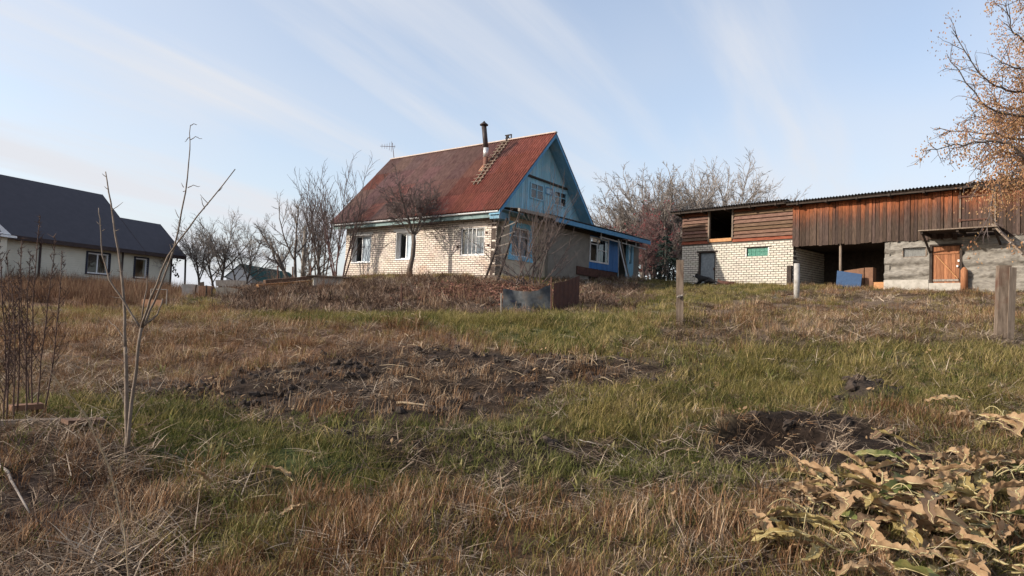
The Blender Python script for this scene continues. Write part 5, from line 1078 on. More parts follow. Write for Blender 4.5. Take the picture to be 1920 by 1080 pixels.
# stack of brown timber
tb = gpt(495, 545); te = gpt(582, 535); tbz = P(500, 533, tb[1])[2]; tez = P(580, 524, te[1])[2]; k = 0
for j in range(3):
    a = np.array([tb[0] - .3 * j, tb[1] + .05 * j, tbz - .20 * j + .10]); b = np.array([te[0], te[1] + .05 * j, tez - .20 * j + .08])
    solo('timber_beam', MB().bar(a, b, .14, .15), M_orangewood if j == 1 else M_hplank, ('topmost', 'middle', 'lowest')[j] + ' brown timber beam of the stack left of the well box', 'beam', group='brown timber beams')
for px, pyb, pyt in ((521, 538, 498), (549, 538, 500), (583, 534, 498)): p1 = gpt(px, pyb); solo('iron_stake', MB().tube([p1 - (0, 0, .1), P(px, pyt, p1[1])], .035, 6), M_iron, {521: 'dark stake at the left of the timber stack', 549: 'dark stake in the middle of the timber stack', 583: 'dark stake between timber stack and well box'}[px], 'stake', loc=p1)
# rubble and stakes by the left orchard
for i, (px, py, w_, h_, d_, mm, lab) in enumerate(((358, 556, .55, .42, .4, M_concrete, 'pale concrete block at the left of the rubble row'), (385, 557, .45, .38, .4, M_card, 'tan block in the middle of the rubble row'), (432, 548, 1.3, .15, .4, M_greywood, 'pale plank lying on the rubble row'), (425, 556, .8, .3, .4, M_plasterd, 'grey brown block at the right of the rubble row'), (378, 556, .18, .5, .2, M_darkwood, 'dark stump between the two rubble blocks'))):
    q = gpt(px, py); bf = Fr(q[:2], np.array([.93, .35 - .1 * i]), np.array([-.35, .93])); mb = MB(); z0 = q[2] - .1 + (.35 if 'plank' in lab else 0); jt = lambda: wrng.uniform(-.04, .04)
    mb.prism([bf.pt(-w_ / 2 + jt(), -d_ / 2, z0), bf.pt(w_ / 2 + jt(), -d_ / 2, z0), bf.pt(w_ / 2 + jt(), -d_ / 2, z0 + h_ + .1 + jt()), bf.pt(0, -d_ / 2, z0 + h_ + .12), bf.pt(-w_ / 2 + jt(), -d_ / 2, z0 + h_ + .1)], np.array(bf.pt(0, d_, 0)) - np.array(bf.pt(0, 0, 0)))
    solo('rubble_block' if 'block' in lab else ('plank' if 'plank' in lab else 'stump'), mb, mm, lab, 'rubble' if 'plank' not in lab else 'plank')
for px, pyb, pyt, lab in ((363, 560, 534, 'slanting dark stake at the left of the rubble row'), (387, 558, 535, 'upright dark stake before the tan rubble block'), (397, 557, 538, 'short dark stake right of the tan rubble block'), (418, 554, 538, 'bent dark stake at the right of the rubble row')):
    p1 = gpt(px, pyb); solo('stake', MB().tube([p1 - (0, 0, .1), P(px + (5 if px == 363 else 0), pyt, p1[1])], .03, 6), M_darkwood, lab, 'stake', loc=p1)
p1 = base_at(347, 43); solo('fence_pole', MB().tube([p1 - (0, 0, .2), P(348, 478, p1[1])], .06, 8), M_darkwood, 'thin dark pole standing alone right of the neighbour house', 'pole', loc=p1)
p1 = base_at(566, 39.5); solo('utility_pole', MB().tube([p1 - (0, 0, .3), P(573, 424, p1[1])], [.13, .09], 10), M_greywood, 'pale grey wooden pole leaning among the orchard trees', 'pole', loc=p1, smooth=True)
# chair frame in the field
cq = gpt(291, 578); cf = Fr(cq[:2], np.array([1, .1]), np.array([-.1, 1])); chh = thing('metal_chair', 'old chair frame with a tan board behind the sapling', 'chair', cq); hz = P(291, 542, cq[1])[2]; sz = P(291, 562, cq[1])[2]
for x, y, z in ((-.22, .2, hz), (.22, .2, hz), (-.22, -.2, sz), (.22, -.2, sz)): part('leg', MB().tube([cf.pt(x, y, cq[2] - .1), cf.pt(x, y, z)], .014, 6), M_greywood, chh)
part('back_rail', MB().tube([cf.pt(-.22, .2, hz), cf.pt(.22, .2, hz)], .014, 6), M_greywood, chh); part('seat_board', MB().box(cf, -.27, .27, -.26, -.22, cq[2] + .02, sz), M_card, chh)
# hanging vine with curled leaves at the end of the neighbour house
v0 = np.array(LF.pt(10.3, -.35, 4.60)); vn = thing('dry_vine', 'dry vine with curled dark leaves hanging at the neighbour house end', 'vine', v0)
pts = [v0, P(334, 485, v0[1]), P(329, 496, v0[1]), P(328, 505, v0[1]), P(331, 518, v0[1])]; part('stem', MB().tube(pts, .012, 4), M_weed, vn)
for x, y in ((332, 482), (335, 487), (327, 498), (328, 503), (327, 509), (330, 514), (332, 518), (311, 509), (312, 515), (316, 505)):
    c = P(x, y, v0[1]); mb = MB(); mb.grid(lambda u, v: c + np.array([.10 * math.cos(u * 4.4 + x), .05 * (v - .5) * 4, .10 * math.sin(u * 4.4 + x)]), 8, 2); part('leaf', mb, M_vineleaf, vn)
vrng = np.random.default_rng(3); mb = MB()
for i in range(40):
    a = np.array(LF.pt(vrng.uniform(8.7, 10.2), -.10, vrng.uniform(3.9, 4.7))); mb.tube([a, a + vrng.normal(0, .15, 3) * (1, 1, 1), a + vrng.normal(0, .25, 3)], .007, 3, cap=False)
part('tendrils', mb, M_redtwig, vn)
# picket fence behind the yard
fp0, fp1 = base_at(1205, 42.5), base_at(1275, 40.5); fe = thing('picket_fence', 'low dark picket fence across the gap beside the barn', 'fence', fp0); npk = 26
for i in range(npk):
    q = fp0 + (fp1 - fp0) * i / (npk - 1); q[2] = gz(q[0], q[1]); h_ = wrng.uniform(.45, .62); part('picket', MB().bar(q - (0, 0, .1), q + (wrng.uniform(-.03, .03), 0, h_), .055, .02), M_darkwood if i % 9 else M_oldwhite, fe)
for z in (.15, .4): part('rail', MB().bar(fp0 + (0, .03, z), np.array([fp1[0], fp1[1] + .03, gz(fp1[0], fp1[1]) + z]), .03, .05), M_darkwood, fe)
q = base_at(1263, 40); part('post', MB().tube([q - (0, 0, .2), P(1263, 504, 40)], .07, 7), M_darkwood, fe); q = base_at(1272, 39.5); part('post', MB().tube([q - (0, 0, .2), P(1272, 513, 39.5)], .07, 7), M_darkwood, fe)
# ------------------------------------------------------------------ the dog by the metal door
dgp = np.array(BF.pt(-4.25, -.75, 0)); dgp[2] = gz(dgp[0], dgp[1]) + .05; dog = thing('dog', 'black dog with white cheek lying before the metal barn door', 'dog', dgp)
X_ = np.array([BB[0], BB[1], 0]); Yd = np.array([-BN[0], -BN[1], 0]); Zd = np.array([0, 0, 1.])
def dv(x, y, z): return tuple(X_ * x + Yd * y + Zd * z)          # x towards the tail (right), y towards the camera
V = [dv(.70, 0, .21), dv(.46, 0, .26), dv(.22, 0, .29), dv(.04, 0, .32), dv(-.08, 0, .39), dv(-.16, 0, .45), dv(-.24, 0, .435), dv(-.32, .01, .405), dv(-.365, .012, .395),
     dv(.03, .10, .18), dv(-.05, .11, .05), dv(-.22, .11, .035), dv(-.28, .11, .035), dv(.03, -.09, .18), dv(-.05, -.10, .05), dv(-.20, -.10, .035), dv(-.26, -.10, .035),
     dv(.60, .13, .15), dv(.38, .17, .11), dv(.42, .19, .035), dv(.25, .20, .03), dv(.60, -.12, .15), dv(.38, -.15, .10), dv(.42, -.17, .035), dv(.26, -.18, .03),
     dv(.86, 0, .14), dv(1.0, .03, .08), dv(1.12, .07, .05), dv(-.13, .06, .50), dv(-.10, .085, .49), dv(-.13, -.06, .50), dv(-.10, -.085, .49)]
Ed = [(0, 1), (1, 2), (2, 3), (3, 4), (4, 5), (5, 6), (6, 7), (7, 8), (3, 9), (9, 10), (10, 11), (11, 12), (3, 13), (13, 14), (14, 15), (15, 16), (0, 17), (17, 18), (18, 19), (19, 20), (0, 21), (21, 22), (22, 23), (23, 24), (0, 25), (25, 26), (26, 27), (5, 28), (28, 29), (5, 30), (30, 31)]
rads = [.125, .125, .13, .14, .10, .085, .07, .04, .028, .055, .04, .03, .03, .055, .04, .03, .03, .10, .085, .035, .03, .10, .085, .035, .03, .05, .035, .02, .035, .018, .035, .018]
dm_ = bpy.data.meshes.new('body'); dm_.from_pydata(V, Ed, []); dm_.materials.append(M_fur); do = bpy.data.objects.new('body', dm_); COL.objects.link(do); do.parent = dog; ROOT[do] = ROOT[dog]
sk = do.modifiers.new('Skin', 'SKIN'); sk.use_smooth_shade = True
for i, sv in enumerate(dm_.skin_vertices[0].data): sv.radius = (rads[i], rads[i]); sv.use_root = (i == 3)
do.modifiers.new('Sub', 'SUBSURF').render_levels = 2
def blob(c, r): 
    mb = MB(); n = 8
    mb.grid(lambda u, v: np.array(dgp) + np.array(c) + np.array([r[0] * math.cos(6.283 * u) * math.sin(3.1416 * v), r[1] * math.sin(6.283 * u) * math.sin(3.1416 * v), r[2] * math.cos(3.1416 * v)]), n, 6); return mb
part('white_muzzle_patch', blob(dv(-.25, .035, .43), (.055, .045, .045)), M_whitefur, dog, True); part('white_chest', blob(dv(-.05, .04, .25), (.07, .07, .09)), M_whitefur, dog, True); part('white_paw', blob(dv(-.28, .11, .04), (.045, .04, .035)), M_whitefur, dog, True)
lq = np.array(BF.pt(-3.3, -.6, 0)); lq[2] = gz(lq[0], lq[1]); solo('rotten_log', MB().tube([lq + (-.05, 0, .10), lq + BB[0] * np.array([.3, -.3, 0]) + (0, 0, .09), lq + np.array([BB[0], BB[1], 0]) * .85 + (0, 0, .06)], [.13, .11, .07], 9).tube([lq + (0, 0, .12), lq + (-.02, 0, .30)], [.06, .03], 7), M_rustsheet, 'rusty brown rotten log lying right of the dog', 'log', smooth=True)
# ------------------------------------------------------------------ boards and loose things on the near ground
def ground_bar(name, a, b, w, h, m, label, cat, lift=.01):
    a = gpt(*a); b = gpt(*b); a[2] += lift + h / 2; b[2] += lift + h / 2; n = 6; mb = MB(); mb.bar(a, b, w, h); return solo(name, mb, m, label, cat)
ground_bar('plank', (0, 802), (192, 797), .10, .05, M_wood, 'pale plank edge lying in weeds at the left edge', 'plank', .015)
ground_bar('plank', (120, 806), (192, 803), .16, .035, M_hplank, 'short brown plank end right of the pale plank', 'plank', .05)
ground_bar('plank', (18, 783), (78, 778), .12, .05, M_card2, 'brown plank behind the dry weeds at the left edge', 'plank', .06)
def stick(a, b, r, m, label, sag=.0):
    a = gpt(*a); b = gpt(*b); q = np.random.default_rng(int(abs(a[0]) * 1000)); pts = [a + (b - a) * f + np.array([q.normal(0, .012), q.normal(0, .012), 0]) for f in np.linspace(0, 1, 6)]
    pts = [np.array([p[0], p[1], max(gz(p[0], p[1]) + r * 1.5, p[2]) + .015]) for p in pts]; return solo('stick', MB().tube(pts, np.linspace(r, r * .5, 6), 6), m, label, 'stick', smooth=True)
stick((1190, 876), (1138, 842), .012, M_greywood, 'grey forked stick lying below the brown path right of centre')
stick((1138, 842), (1085, 830), .008, M_greywood, 'thin stick end pointing left from the grey stick')
stick((0, 812), (105, 700), .006, M_straw, 'long pale stalk slanting through the weeds at the left edge')
stick((0, 880), (55, 975), .012, M_palebark, 'pale dead branch slanting at the lower left edge')
stick((740, 762), (800, 768), .016, M_straw, 'pale stalk bundle on the dark soil')
stick((1240, 1050), (1300, 1078), .006, M_straw, 'pale straw stalk at the bottom right of centre')
# ------------------------------------------------------------------ wilted horseradish: plants with big separate leaves
def leaf_mesh(seed, L, Wd, curl, cup, twist, m):
    g = np.random.default_rng(seed); nu, nv = 26, 8; v = []; f = []; ph = g.uniform(0, 6, 6); z = 0.; x = 0.; ang = g.uniform(.05, .6); mid = []; hd = 0.
    for i in range(nu + 1):
        u = i / nu; mid.append((x, hd, z)); ang += (-curl / nu) * (0.5 + 1.2 * u) + g.normal(0, .035); x += math.cos(ang) * L / nu; z += math.sin(ang) * L / nu; hd += g.normal(0, .012) + .25 * twist / nu * L
    for i in range(nu + 1):
        u = i / nu; w = Wd * (math.sin(math.pi * min(1, u * .97 + .02)) ** .62) * (1 - .25 * u) if u > .12 else Wd * .10 + Wd * .25 * (u / .12) ** 3
        tw = twist * (u - .3)
        for j in range(nv + 1):
            s_ = (j / nv - .5) * 2; yy = s_ * w * .5; zz = cup * abs(s_) ** 1.5 * w * .55 + .009 * math.sin(u * 26 + ph[0] + s_ * 2) * abs(s_) + .005 * math.sin(u * 47 + ph[1]) * s_ * s_
            c_, s2 = math.cos(tw), math.sin(tw); v.append((mid[i][0] + .003 * math.sin(u * 31 + ph[2]) * abs(s_), mid[i][1] + yy * c_ - zz * s2, mid[i][2] + yy * s2 + zz * c_))
    for i in range(nu):
        for j in range(nv): a = i * (nv + 1) + j; f.append((a, a + nv + 1, a + nv + 2, a + 1))
    rib = MB().tube([(p[0], p[1], p[2] + .002) for p in mid], np.linspace(.0075, .0015, nu + 1), 5, cap=False)
    return mesh_from('leaf', v, f, m, True), mesh_from('midrib', rib.v, rib.f, M_rib, True)
LEAVES = []; lr_ = np.random.default_rng(55)
for i in range(24):
    m_ = (M_leafdry, M_leafbrown, M_leafyel, M_leafgreen, M_leafdry, M_leafyel)[i % 6]; L = lr_.uniform(.33, .57)
    LEAVES.append((*leaf_mesh(300 + i, L, L * lr_.uniform(.17, .25), lr_.uniform(.5, 1.7) if m_ is M_leafdry else lr_.uniform(.4, 1.2), lr_.uniform(.2, 1.3) if m_ is M_leafdry else lr_.uniform(.1, .5), lr_.uniform(-.9, .9), m_), i % 6))
def leaf_at(parent, k, p, az, tilt, sc):
    me, rb, _ = LEAVES[k]; M_ = Matrix.Translation([float(q) for q in p]) @ Matrix.Rotation(az, 4, 'Z') @ Matrix.Rotation(tilt, 4, 'Y') @ Matrix.Rotation(lr_.uniform(-.5, .5), 4, 'X') @ Matrix.Scale(sc, 4)
    o = inst('leaf', me, parent, M_); r = inst('midrib', rb, o, M_); r.matrix_local = Matrix.Identity(4); return o
clumps = (((1525, 985), 26, .34, 'wilted horseradish clump at the left end of the leaf heap, mostly tan', 0), ((1650, 945), 40, .42, 'largest wilted horseradish clump with rolled tan leaves in the heap middle', 0), ((1620, 1050), 28, .34, 'yellow green horseradish clump at the bottom of the leaf heap', 1), ((1770, 990), 40, .42, 'wilted horseradish clump with pale arching ribs right of the heap middle', 2),
          ((1850, 1060), 32, .38, 'yellow horseradish clump in the bottom right corner', 1), ((1860, 900), 36, .45, 'drooping brown green horseradish clump at the right edge', 2), ((1895, 800), 18, .40, 'topmost tan horseradish clump at the right edge', 0), ((1740, 905), 20, .35, 'thin horseradish clump behind the rolled tan leaves', 2))
for (px, n, rad, lab, mode), cs in zip([(c[0], c[1], c[2], c[3], c[4]) for c in clumps], range(20)):
    c = gpt(*px); t = thing('horseradish_plant', lab, 'plant', c, 'wilted horseradish heap')
    for i in range(n):
        a = lr_.uniform(0, 6.283); q = rad * math.sqrt(lr_.random()); p = np.array([c[0] + math.cos(a) * q * 1.25, c[1] + math.sin(a) * q * .8, 0]); p[2] = gz(p[0], p[1]) + lr_.uniform(.02, .16 + .10 * (px[0] > 1750)) * (1 - q / rad * .5)
        want = {0: (0, 0, 4, 4, 1, 2), 1: (2, 5, 0, 3, 4, 4), 2: (3, 0, 0, 5, 4, 1)}[mode]; w_ = want[lr_.integers(0, 6)]; k = lr_.choice([j for j in range(24) if LEAVES[j][2] == w_])
        leaf_at(t, k, p, a + lr_.normal(0, .9), lr_.uniform(-.1, .35), lr_.uniform(.75, 1.15))
    mb = MB()
    for i in range(3):
        a = lr_.uniform(0, 6.283); h = lr_.uniform(.06, .18); l_ = lr_.uniform(.25, .5); e = np.array([math.cos(a), math.sin(a) * .6, 0]); pe = np.array([-e[1], e[0], 0]) * lr_.uniform(-.12, .12)
        mb.tube([c + e * (.03 + l_ * q) + pe * q * q + np.array([0, 0, h * math.sin(math.pi * min(1, q * .92 + .03)) + .02]) for q in np.linspace(0, 1, 12)], np.linspace(.006, .002, 12), 5, cap=False)
    part('leaf_stalks', mb, M_rib, t, True)
for (px, k, az, tl, sc, lab) in (((548, 915), 0, 2.6, -.2, .7, 'curled tan leaf arched over a hole in the grass left of centre'), ((520, 985), 4, 1.0, -.3, .55, 'small upright tan leaf in the straw left of centre'), ((400, 925), 6, 4.0, -.2, .55, 'grey tan leaf curled in the lower left grass'), ((1690, 815), 1, 3.6, .0, .8, 'flat tan leaf on the dark earth right of the pit'), ((1770, 808), 10, .5, .0, .45, 'pale leaf scrap above the leaf heap'), ((757, 1074), 2, .4, .45, .6, 'yellow leaf at the bottom edge left of centre'), ((1468, 1035), 12, 1.7, -.7, .85, 'single upright tan leaf left of the leaf heap'), ((1498, 905), 16, 1.5, -.9, .6, 'upright dry leaf tip behind the left end of the heap')):
    p = gpt(*px); p[2] += .05; t = thing('fallen_leaf', lab, 'leaf', p); leaf_at(t, k, p, az, tl, sc)
# ------------------------------------------------------------------ grass, stubble and litter (uncountable)
def tuft_coll(name, makers, m):
    c = bpy.data.collections.new(name)
    for i, (v, f) in enumerate(makers): o = bpy.data.objects.new(f'{name}_{i}', mesh_from(name, v, f, m)); c.objects.link(o)
    return c
def tuft(seed, n, rad, lmin, lmax, lean, bend, w, flat=False, segs=3, side=0):
    g = np.random.default_rng(seed); v = []; f = []
    for i in range(n):
        a = g.uniform(0, 6.283); q = rad * math.sqrt(g.random()); p = np.array([math.cos(a) * q, math.sin(a) * q, -.015]); L = g.uniform(lmin, lmax); az = g.uniform(0, 6.283)
        th = (g.uniform(1.15, 1.55) if flat else abs(g.normal(0, lean))); dh = np.array([math.cos(az), math.sin(az), 0]); sd_ = np.array([-dh[1], dh[0], 0]); ww = w * g.uniform(.6, 1.2); tw = g.uniform(-.6, .6); sd_ = unit(sd_ + np.array([0, 0, tw * .4]))
        if flat: p = p + (0, 0, g.uniform(.02, .06))
        b = len(v)
        for k in range(segs + 1):
            t_ = k / segs; wk = ww * (1 - t_ ** 1.6) * .5 + .0004; v.append(tuple(p - sd_ * wk)); v.append(tuple(p + sd_ * wk)); th2 = th + bend * t_ * g.uniform(.6, 1.2); p = p + (dh * math.sin(th2) + np.array([0, 0, math.cos(th2)])) * L / segs
        for k in range(segs): f.append((b + 2 * k, b + 2 * k + 1, b + 2 * k + 3, b + 2 * k + 2))
    return v, f
def dead_stems(seed, n, rad, lmin, lmax, w):
    g = np.random.default_rng(seed); mb = MB()
    for i in range(n):
        a = g.uniform(0, 6.283); q = rad * math.sqrt(g.random()); p = np.array([math.cos(a) * q, math.sin(a) * q, -.02]); d = unit(np.array([g.normal(0, .55), g.normal(0, .55), .8])); L = g.uniform(lmin, lmax); e = p + d * L * .6; e2 = e + unit(d + g.normal(0, .5, 3)) * L * .4
        mb.tube([p, e, e2], [w, w * .8, w * .4], 3, cap=False)
        for k in range(2):
            c = p + (e - p) * g.uniform(.4, 1); mb.tube([c, c + unit(d + g.normal(0, .7, 3)) * L * .3], [w * .6, w * .3], 3, cap=False)
    return mb.v, mb.f
BM = {'green': blade_mat('green_blades', [(0, (.042, .050, .016)), (.4, (.105, .112, .034)), (.75, (.175, .168, .060)), (1, (.32, .27, .13))]),
      'yellow': blade_mat('yellow_green_blades', [(0, (.105, .092, .030)), (.4, (.20, .165, .056)), (.7, (.29, .222, .088)), (1, (.44, .33, .17))]),
      'stub': blade_mat('dry_stubble_blades', [(0, (.085, .044, .024)), (.4, (.215, .115, .060)), (.7, (.34, .205, .115)), (1, (.58, .43, .28))]),
      'mat': blade_mat('dead_thatch_blades', [(0, (.065, .044, .032)), (.45, (.160, .112, .078)), (.75, (.275, .205, .148)), (1, (.48, .38, .28))], .15),
      'tall': blade_mat('tall_dry_blades', [(0, (.07, .038, .026)), (.5, (.15, .085, .055)), (1, (.28, .19, .12))]),
      'stems': blade_mat('dead_stem_wood', [(0, (.050, .032, .024)), (.5, (.135, .088, .062)), (.8, (.22, .155, .115)), (1, (.36, .28, .21))], .0)}
TC = {'green_near': tuft_coll('green_tuft', [tuft(400 + i, 18, .07, .05, .17, .5, 1.3, .0060) for i in range(7)], BM['green']),
      'green_far': tuft_coll('green_patch', [tuft(420 + i, 70, .22, .06, .17, .35, .8, .009) for i in range(6)], BM['green']),
      'yellow_near': tuft_coll('yellow_tuft', [tuft(440 + i, 18, .08, .06, .20, .55, 1.3, .0055) for i in range(7)], BM['yellow']),
      'yellow_far': tuft_coll('yellow_patch', [tuft(460 + i, 70, .24, .07, .20, .42, .8, .009) for i in range(6)], BM['yellow']),
      'stub_near': tuft_coll('stubble_tuft', [tuft(480 + i, 16, .08, .05, .19, .38, .7, .0048) for i in range(7)], BM['stub']),
      'stub_far': tuft_coll('stubble_patch', [tuft(500 + i, 60, .24, .07, .22, .35, .5, .009) for i in range(6)], BM['stub']),
      'mat_near': tuft_coll('thatch_tuft', [tuft(520 + i, 14, .10, .08, .30, 0, .25, .006, flat=True) for i in range(7)], BM['mat']),
      'mat_far': tuft_coll('thatch_patch', [tuft(540 + i, 50, .26, .10, .38, 0, .25, .011, flat=True) for i in range(6)], BM['mat']),
      'tall_far': tuft_coll('tall_dry_patch', [tuft(560 + i, 55, .28, .25, .70, .22, .4, .010) for i in range(6)], BM['tall']),
      'stems_near': tuft_coll('dead_stem_tuft', [dead_stems(580 + i, 10, .16, .12, .38, .0035) for i in range(6)], BM['stems']),
      'stems_far': tuft_coll('dead_stem_patch', [dead_stems(600 + i, 30, .30, .12, .40, .0075) for i in range(6)], BM['stems'])}
def scatter(name, label, cat, coll, pts, rot, scl, tint):
    n = len(pts)
    if n == 0: return
    me = bpy.data.meshes.new(name); me.vertices.add(n); me.vertices.foreach_set('co', pts.astype(np.float32).ravel())
    for nm, ty, dat, key in (('rot', 'FLOAT_VECTOR', rot, 'vector'), ('scl', 'FLOAT', scl, 'value'), ('tint', 'FLOAT', tint, 'value')):
        a = me.attributes.new(nm, ty, 'POINT'); a.data.foreach_set(key, dat.astype(np.float32).ravel())
    nn = len(coll.objects); a = me.attributes.new('idx', 'INT', 'POINT'); a.data.foreach_set('value', RNG.integers(0, nn, n).astype(np.int32)); me.update()
    o = bpy.data.objects.new(name, me); COL.objects.link(o); tag(o, label, cat, kind='stuff')
    g = bpy.data.node_groups.new(name, 'GeometryNodeTree'); g.interface.new_socket('Geometry', in_out='INPUT', socket_type='NodeSocketGeometry'); g.interface.new_socket('Geometry', in_out='OUTPUT', socket_type='NodeSocketGeometry')
    N = g.nodes.new; L = g.links.new; i_ = N('NodeGroupInput'); o_ = N('NodeGroupOutput'); ci = N('GeometryNodeCollectionInfo'); ci.inputs['Collection'].default_value = coll; ci.inputs['Separate Children'].default_value = True; ci.inputs['Reset Children'].default_value = True
    ip = N('GeometryNodeInstanceOnPoints'); ip.inputs['Pick Instance'].default_value = True
    def na(nm, ty): q = N('GeometryNodeInputNamedAttribute'); q.data_type = ty; q.inputs['Name'].default_value = nm; return q.outputs['Attribute']
    er = N('FunctionNodeEulerToRotation'); L(na('rot', 'FLOAT_VECTOR'), er.inputs[0])
    L(i_.outputs[0], ip.inputs['Points']); L(ci.outputs[0], ip.inputs['Instance']); L(na('idx', 'INT'), ip.inputs['Instance Index']); L(er.outputs[0], ip.inputs['Rotation']); L(na('scl', 'FLOAT'), ip.inputs['Scale']); L(ip.outputs[0], o_.inputs[0])
    o.modifiers.new('scatter', 'NODES').node_group = g
    return o
def sample(y0, y1, dens):
    mg = 4.0; area = (y1 ** 2 - y0 ** 2) / 2 * 1.74 + (y1 - y0) * 2 * mg; n = int(area * dens); c0 = .87 * y0 + mg; c1 = .87 * y1 + mg; y = (np.sqrt(RNG.random(n) * (c1 ** 2 - c0 ** 2) + c0 ** 2) - mg) / .87; x = (RNG.random(n) * 2 - 1) * (.87 * y + mg)   # wider than the view
    return x, y
def blocked(x, y):
    b = np.zeros(len(x), bool)
    for O, ex, ey, x0, x1, y0, y1 in ((HC, HA, HG, -.05, 10.2, -.05, 7), (HC + HA * -.6, HG, HA, 3.1, 12.3, -.02, 4), (BC, BB, BN, -5.8, 0, -.03, 6), (BC, BB, BN, 0, 12.5, -.1, 6), (LC, LL, LI, -5, 10, -.02, 8)):
        dx_ = x - O[0]; dy_ = y - O[1]; u = dx_ * ex[0] + dy_ * ex[1]; v = dx_ * ey[0] + dy_ * ey[1]; b |= (u > x0) & (u < x1) & (v > y0) & (v < y1)
    return b
NAMES = {'green': ('green_grass', 'short green grass'), 'yellow': ('yellowing_grass', 'yellow green autumn grass'), 'stub': ('dry_stubble', 'reddish dry stubble'), 'mat': ('dead_thatch', 'grey brown flattened dead grass'), 'tall': ('tall_dry_grass', 'tall reddish dry grass'), 'stems': ('dead_weed_stems', 'tangled dead weed stems')}
BANDS = (('near', 2.6, 9.0, {'green': 440, 'yellow': 330, 'stub': 430, 'mat': 330, 'stems': 55}, (.75, 1.25), 'in the foreground'), ('near', 9.0, 15.0, {'green': 150, 'yellow': 130, 'stub': 150, 'mat': 130, 'stems': 20}, (.9, 1.5), 'in the middle field'), ('far', 15.0, 47.0, {'green': 9, 'yellow': 10, 'stub': 10, 'mat': 10, 'tall': 9, 'stems': 9}, (.8, 1.4), 'around the houses'))
for ki, kind in enumerate(KINDS):
    for band, y0, y1, dens, (s0_, s1_), where in BANDS:
        if kind not in dens: continue
        x, y = sample(y0, y1, dens[kind]); _, dn, rg = regions_at(x, y); pch = np.clip(.5 + 2.2 * fbm(x * .9 + 40 * ki, y * .9, 200 + ki, 3), 0.05, 1.3) * np.clip(.55 + 1.8 * fbm(x * 3.1, y * 3.1 + 17 * ki, 230 + ki, 2), .15, 1.2)
        keep = (RNG.random(len(x)) < dn[:, ki] * ((.45 if ki < 2 else .18) + 1.0 * pch)) & ~blocked(x, y); x = x[keep]; y = y[keep]; n = len(x)
        if n < 5: continue
        z = surf(x, y); e_ = .06; sx = (_full_ground(x + e_, y) - _full_ground(x - e_, y)) / (2 * e_); sy = (_full_ground(x, y + e_) - _full_ground(x, y - e_)) / (2 * e_)
        follow = 1.0 if kind == 'mat' else .35
        rot = np.stack([np.arctan(sy) * follow + RNG.normal(0, .12, n), -np.arctan(sx) * follow + RNG.normal(0, .12, n), RNG.random(n) * 6.283], -1)
        tint = np.clip(.5 + 1.1 * fbm(x * 1.3 + 5, y * 1.3, 260 + ki, 3) + RNG.normal(0, .16, n), 0.02, .98); size = np.clip(.85 + 1.5 * fbm(x * 2.2, y * 2.2 + 3, 290 + ki, 2), .45, 1.4)
        scatter(f'{NAMES[kind][0]}', f'{NAMES[kind][1]} {where}', 'grass', TC[f'{kind}_{band}'], np.stack([x, y, z], -1), rot, RNG.uniform(s0_, s1_, n) * size, tint)
# grass fringe hanging over the pit edge
n = 26; x = PIT[0] + RNG.uniform(-.75, .5, n); y = PIT[1] + .33 + RNG.uniform(-.05, .12, n) - .25 * ((x - PIT[0]) / .8) ** 2
scatter('overhanging_grass', 'dry grass hanging over the back edge of the pit', 'grass', TC['stub_near'], np.stack([x, y, _full_ground(x, y)], -1), np.stack([RNG.uniform(1.3, 2.3, n), RNG.normal(0, .3, n), RNG.normal(0, .9, n)], -1), RNG.uniform(.6, 1.0, n), RNG.uniform(.5, .98, n))
# red brown leaf litter around the bush and fallen pale stalks on the soil
def litter_leaf(seed):
    g = np.random.default_rng(seed); mb = MB()
    for i in range(10):
        c = np.array([g.normal(0, .12), g.normal(0, .12), .02 + .05 * g.random()]); a = g.normal(0, 1, 3); a = unit(a) * .035; b = unit(np.cross(a, g.normal(0, 1, 3))) * .022; mb.poly([c - a, c + b, c + a, c - b])
    return mb.v, mb.f
lc = tuft_coll('litter', [litter_leaf(i) for i in range(5)], M_litter); q0 = gpt(925, 555); n = 900; x = q0[0] + RNG.normal(0, 1.3, n); y = q0[1] + RNG.normal(1.2, 1.8, n); k = ~blocked(x, y); x = x[k]; y = y[k]
scatter('fallen_leaves', 'red brown fallen leaves around the bush below the house', 'leaves', lc, np.stack([x, y, _full_ground(x, y) + .05], -1), RNG.uniform(-.3, .3, (len(x), 3)) + np.array([0, 0, 1]) * RNG.uniform(0, 6, (len(x), 1)), RNG.uniform(.8, 1.6, len(x)), np.full(len(x), .5))
def stalk(seed):
    g = np.random.default_rng(seed); mb = MB()
    for i in range(3):
        p = np.array([g.normal(0, .1), g.normal(0, .08), .02]); a = g.uniform(0, 6.283); L = g.uniform(.06, .22); d = np.array([math.cos(a), math.sin(a), g.uniform(-.05, .3)]); mb.tube([p, p + d * L * .5 + (0, 0, .01), p + d * L], [.0035, .003, .002], 4, cap=False)
    return mb.v, mb.f
sc_ = tuft_coll('stalks', [stalk(i) for i in range(8)], M_straw); xs_, ys_ = sample(6.5, 14, 3.0); _, dn, rg = regions_at(xs_, ys_); k = RNG.random(len(xs_)) < .25 + .6 * rg; k &= (ys_ > 7.5) & (xs_ < 3.5); xs_ = xs_[k]; ys_ = ys_[k]; n = len(xs_)
scatter('pale_stalks', 'pale broken stalks strewn over the dark soil', 'stalks', sc_, np.stack([xs_, ys_, surf(xs_, ys_) + .02], -1), np.stack([RNG.normal(0, .1, n), RNG.normal(0, .1, n), RNG.uniform(0, 6, n)], -1), RNG.uniform(.6, 1.5, n), np.full(n, .5))

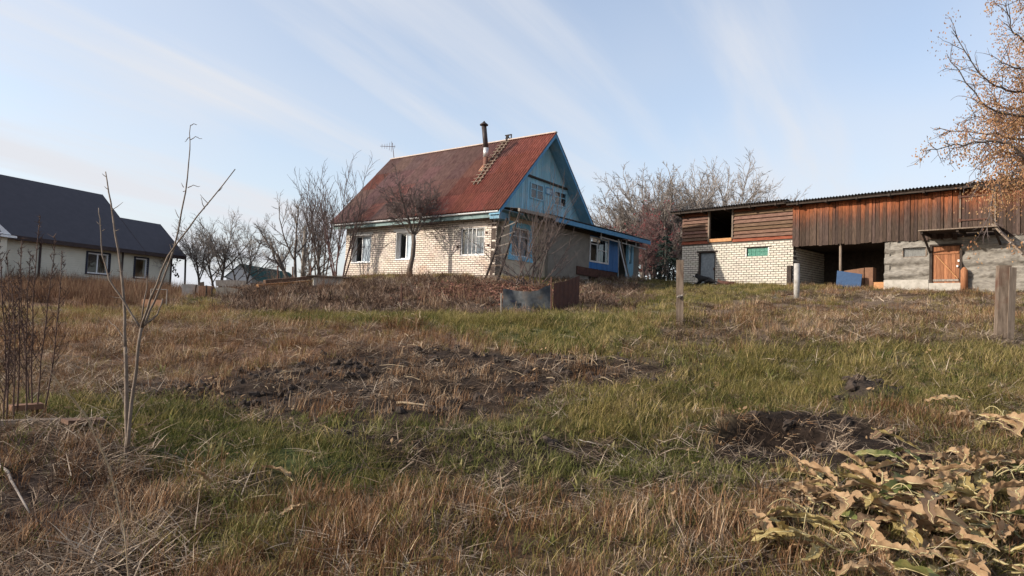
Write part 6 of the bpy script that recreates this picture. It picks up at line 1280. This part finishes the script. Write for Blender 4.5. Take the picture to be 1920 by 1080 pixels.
# broad leaved weeds, dry leaf scraps and clods of earth
wd_ = tuft_coll('weed_rosette', [tuft(700 + i, 9, .02, .05, .12, .9, .7, .022, segs=4) for i in range(6)], BM['green'])
x, y = sample(2.8, 13, 26); _, dn, rg = regions_at(x, y); k = RNG.random(len(x)) < (dn[:, 0] * .55 + dn[:, 1] * .12) * np.clip(.5 + 2.5 * fbm(x * 1.5, y * 1.5, 330, 3), 0, 1); x = x[k]; y = y[k]; n = len(x)
scatter('broad_leaved_weeds', 'low broad leaved green weeds among the grass', 'weeds', wd_, np.stack([x, y, surf(x, y) + .02], -1), np.stack([RNG.normal(0, .15, n), RNG.normal(0, .15, n), RNG.random(n) * 6.283], -1), RNG.uniform(.7, 1.5, n), RNG.uniform(.3, .8, n))
def scrap(seed):
    g = np.random.default_rng(seed); mb = MB()
    for i in range(2):
        c = np.array([g.normal(0, .05), g.normal(0, .05), .03]); L = g.uniform(.03, .07); az = g.uniform(0, 6.283); d = np.array([math.cos(az), math.sin(az), 0]); e = np.array([-d[1], d[0], 0]); cu = g.uniform(-1.5, 1.5)
        mb.grid(lambda u, v: c + d * (u - .5) * L + e * (v - .5) * L * .5 * math.sin(math.pi * min(.97, u + .05)) + np.array([0, 0, .4 * L * cu * ((u - .5) ** 2 + .6 * (v - .5) ** 2)]), 5, 3)
    return mb.v, mb.f
sc2 = tuft_coll('leaf_scrap', [scrap(i) for i in range(8)], M_leafdry); x, y = sample(2.8, 10, 9); n = len(x)
scatter('dry_leaf_scraps', 'small tan dry leaf scraps strewn in the foreground grass', 'leaves', sc2, np.stack([x, y, surf(x, y) + .03], -1), np.stack([RNG.normal(0, .4, n), RNG.normal(0, .4, n), RNG.random(n) * 6.283], -1), RNG.uniform(.5, 1.2, n), np.full(n, .5))
M_clod = mat('dark_earth_clods', (.030, .021, .016), (.060, .043, .033), 8, .98, .6, 30)
def clod(seed):
    g = np.random.default_rng(seed); mb = MB(); ph = g.uniform(0, 6, 4)
    mb.grid(lambda u, v: np.array([math.cos(6.2832 * u) * math.sin(3.1416 * v), math.sin(6.2832 * u) * math.sin(3.1416 * v), .7 * math.cos(3.1416 * v)]) * (.04 + .013 * math.sin(12.566 * u + ph[0] + 3 * v) * math.sin(3.1416 * v) + .010 * math.sin(18.85 * u + 7 * v + ph[1]) * math.sin(3.1416 * v)), 8, 5)
    return mb.v, mb.f
cc = tuft_coll('clod', [clod(i) for i in range(6)], M_clod); x, y = sample(4.0, 14, 60); _, dn, rg = regions_at(x, y); k = RNG.random(len(x)) < rg * np.clip(.3 + 2 * fbm(x * 2, y * 2, 340, 2), .05, 1); x = x[k]; y = y[k]; n = len(x)
scatter('soil_clods', 'dark clods of earth on the dug soil', 'soil', cc, np.stack([x, y, surf(x, y) + .005], -1), RNG.uniform(0, 6, (n, 3)), RNG.uniform(.3, 1.5, n) ** 1.5, np.full(n, .5))
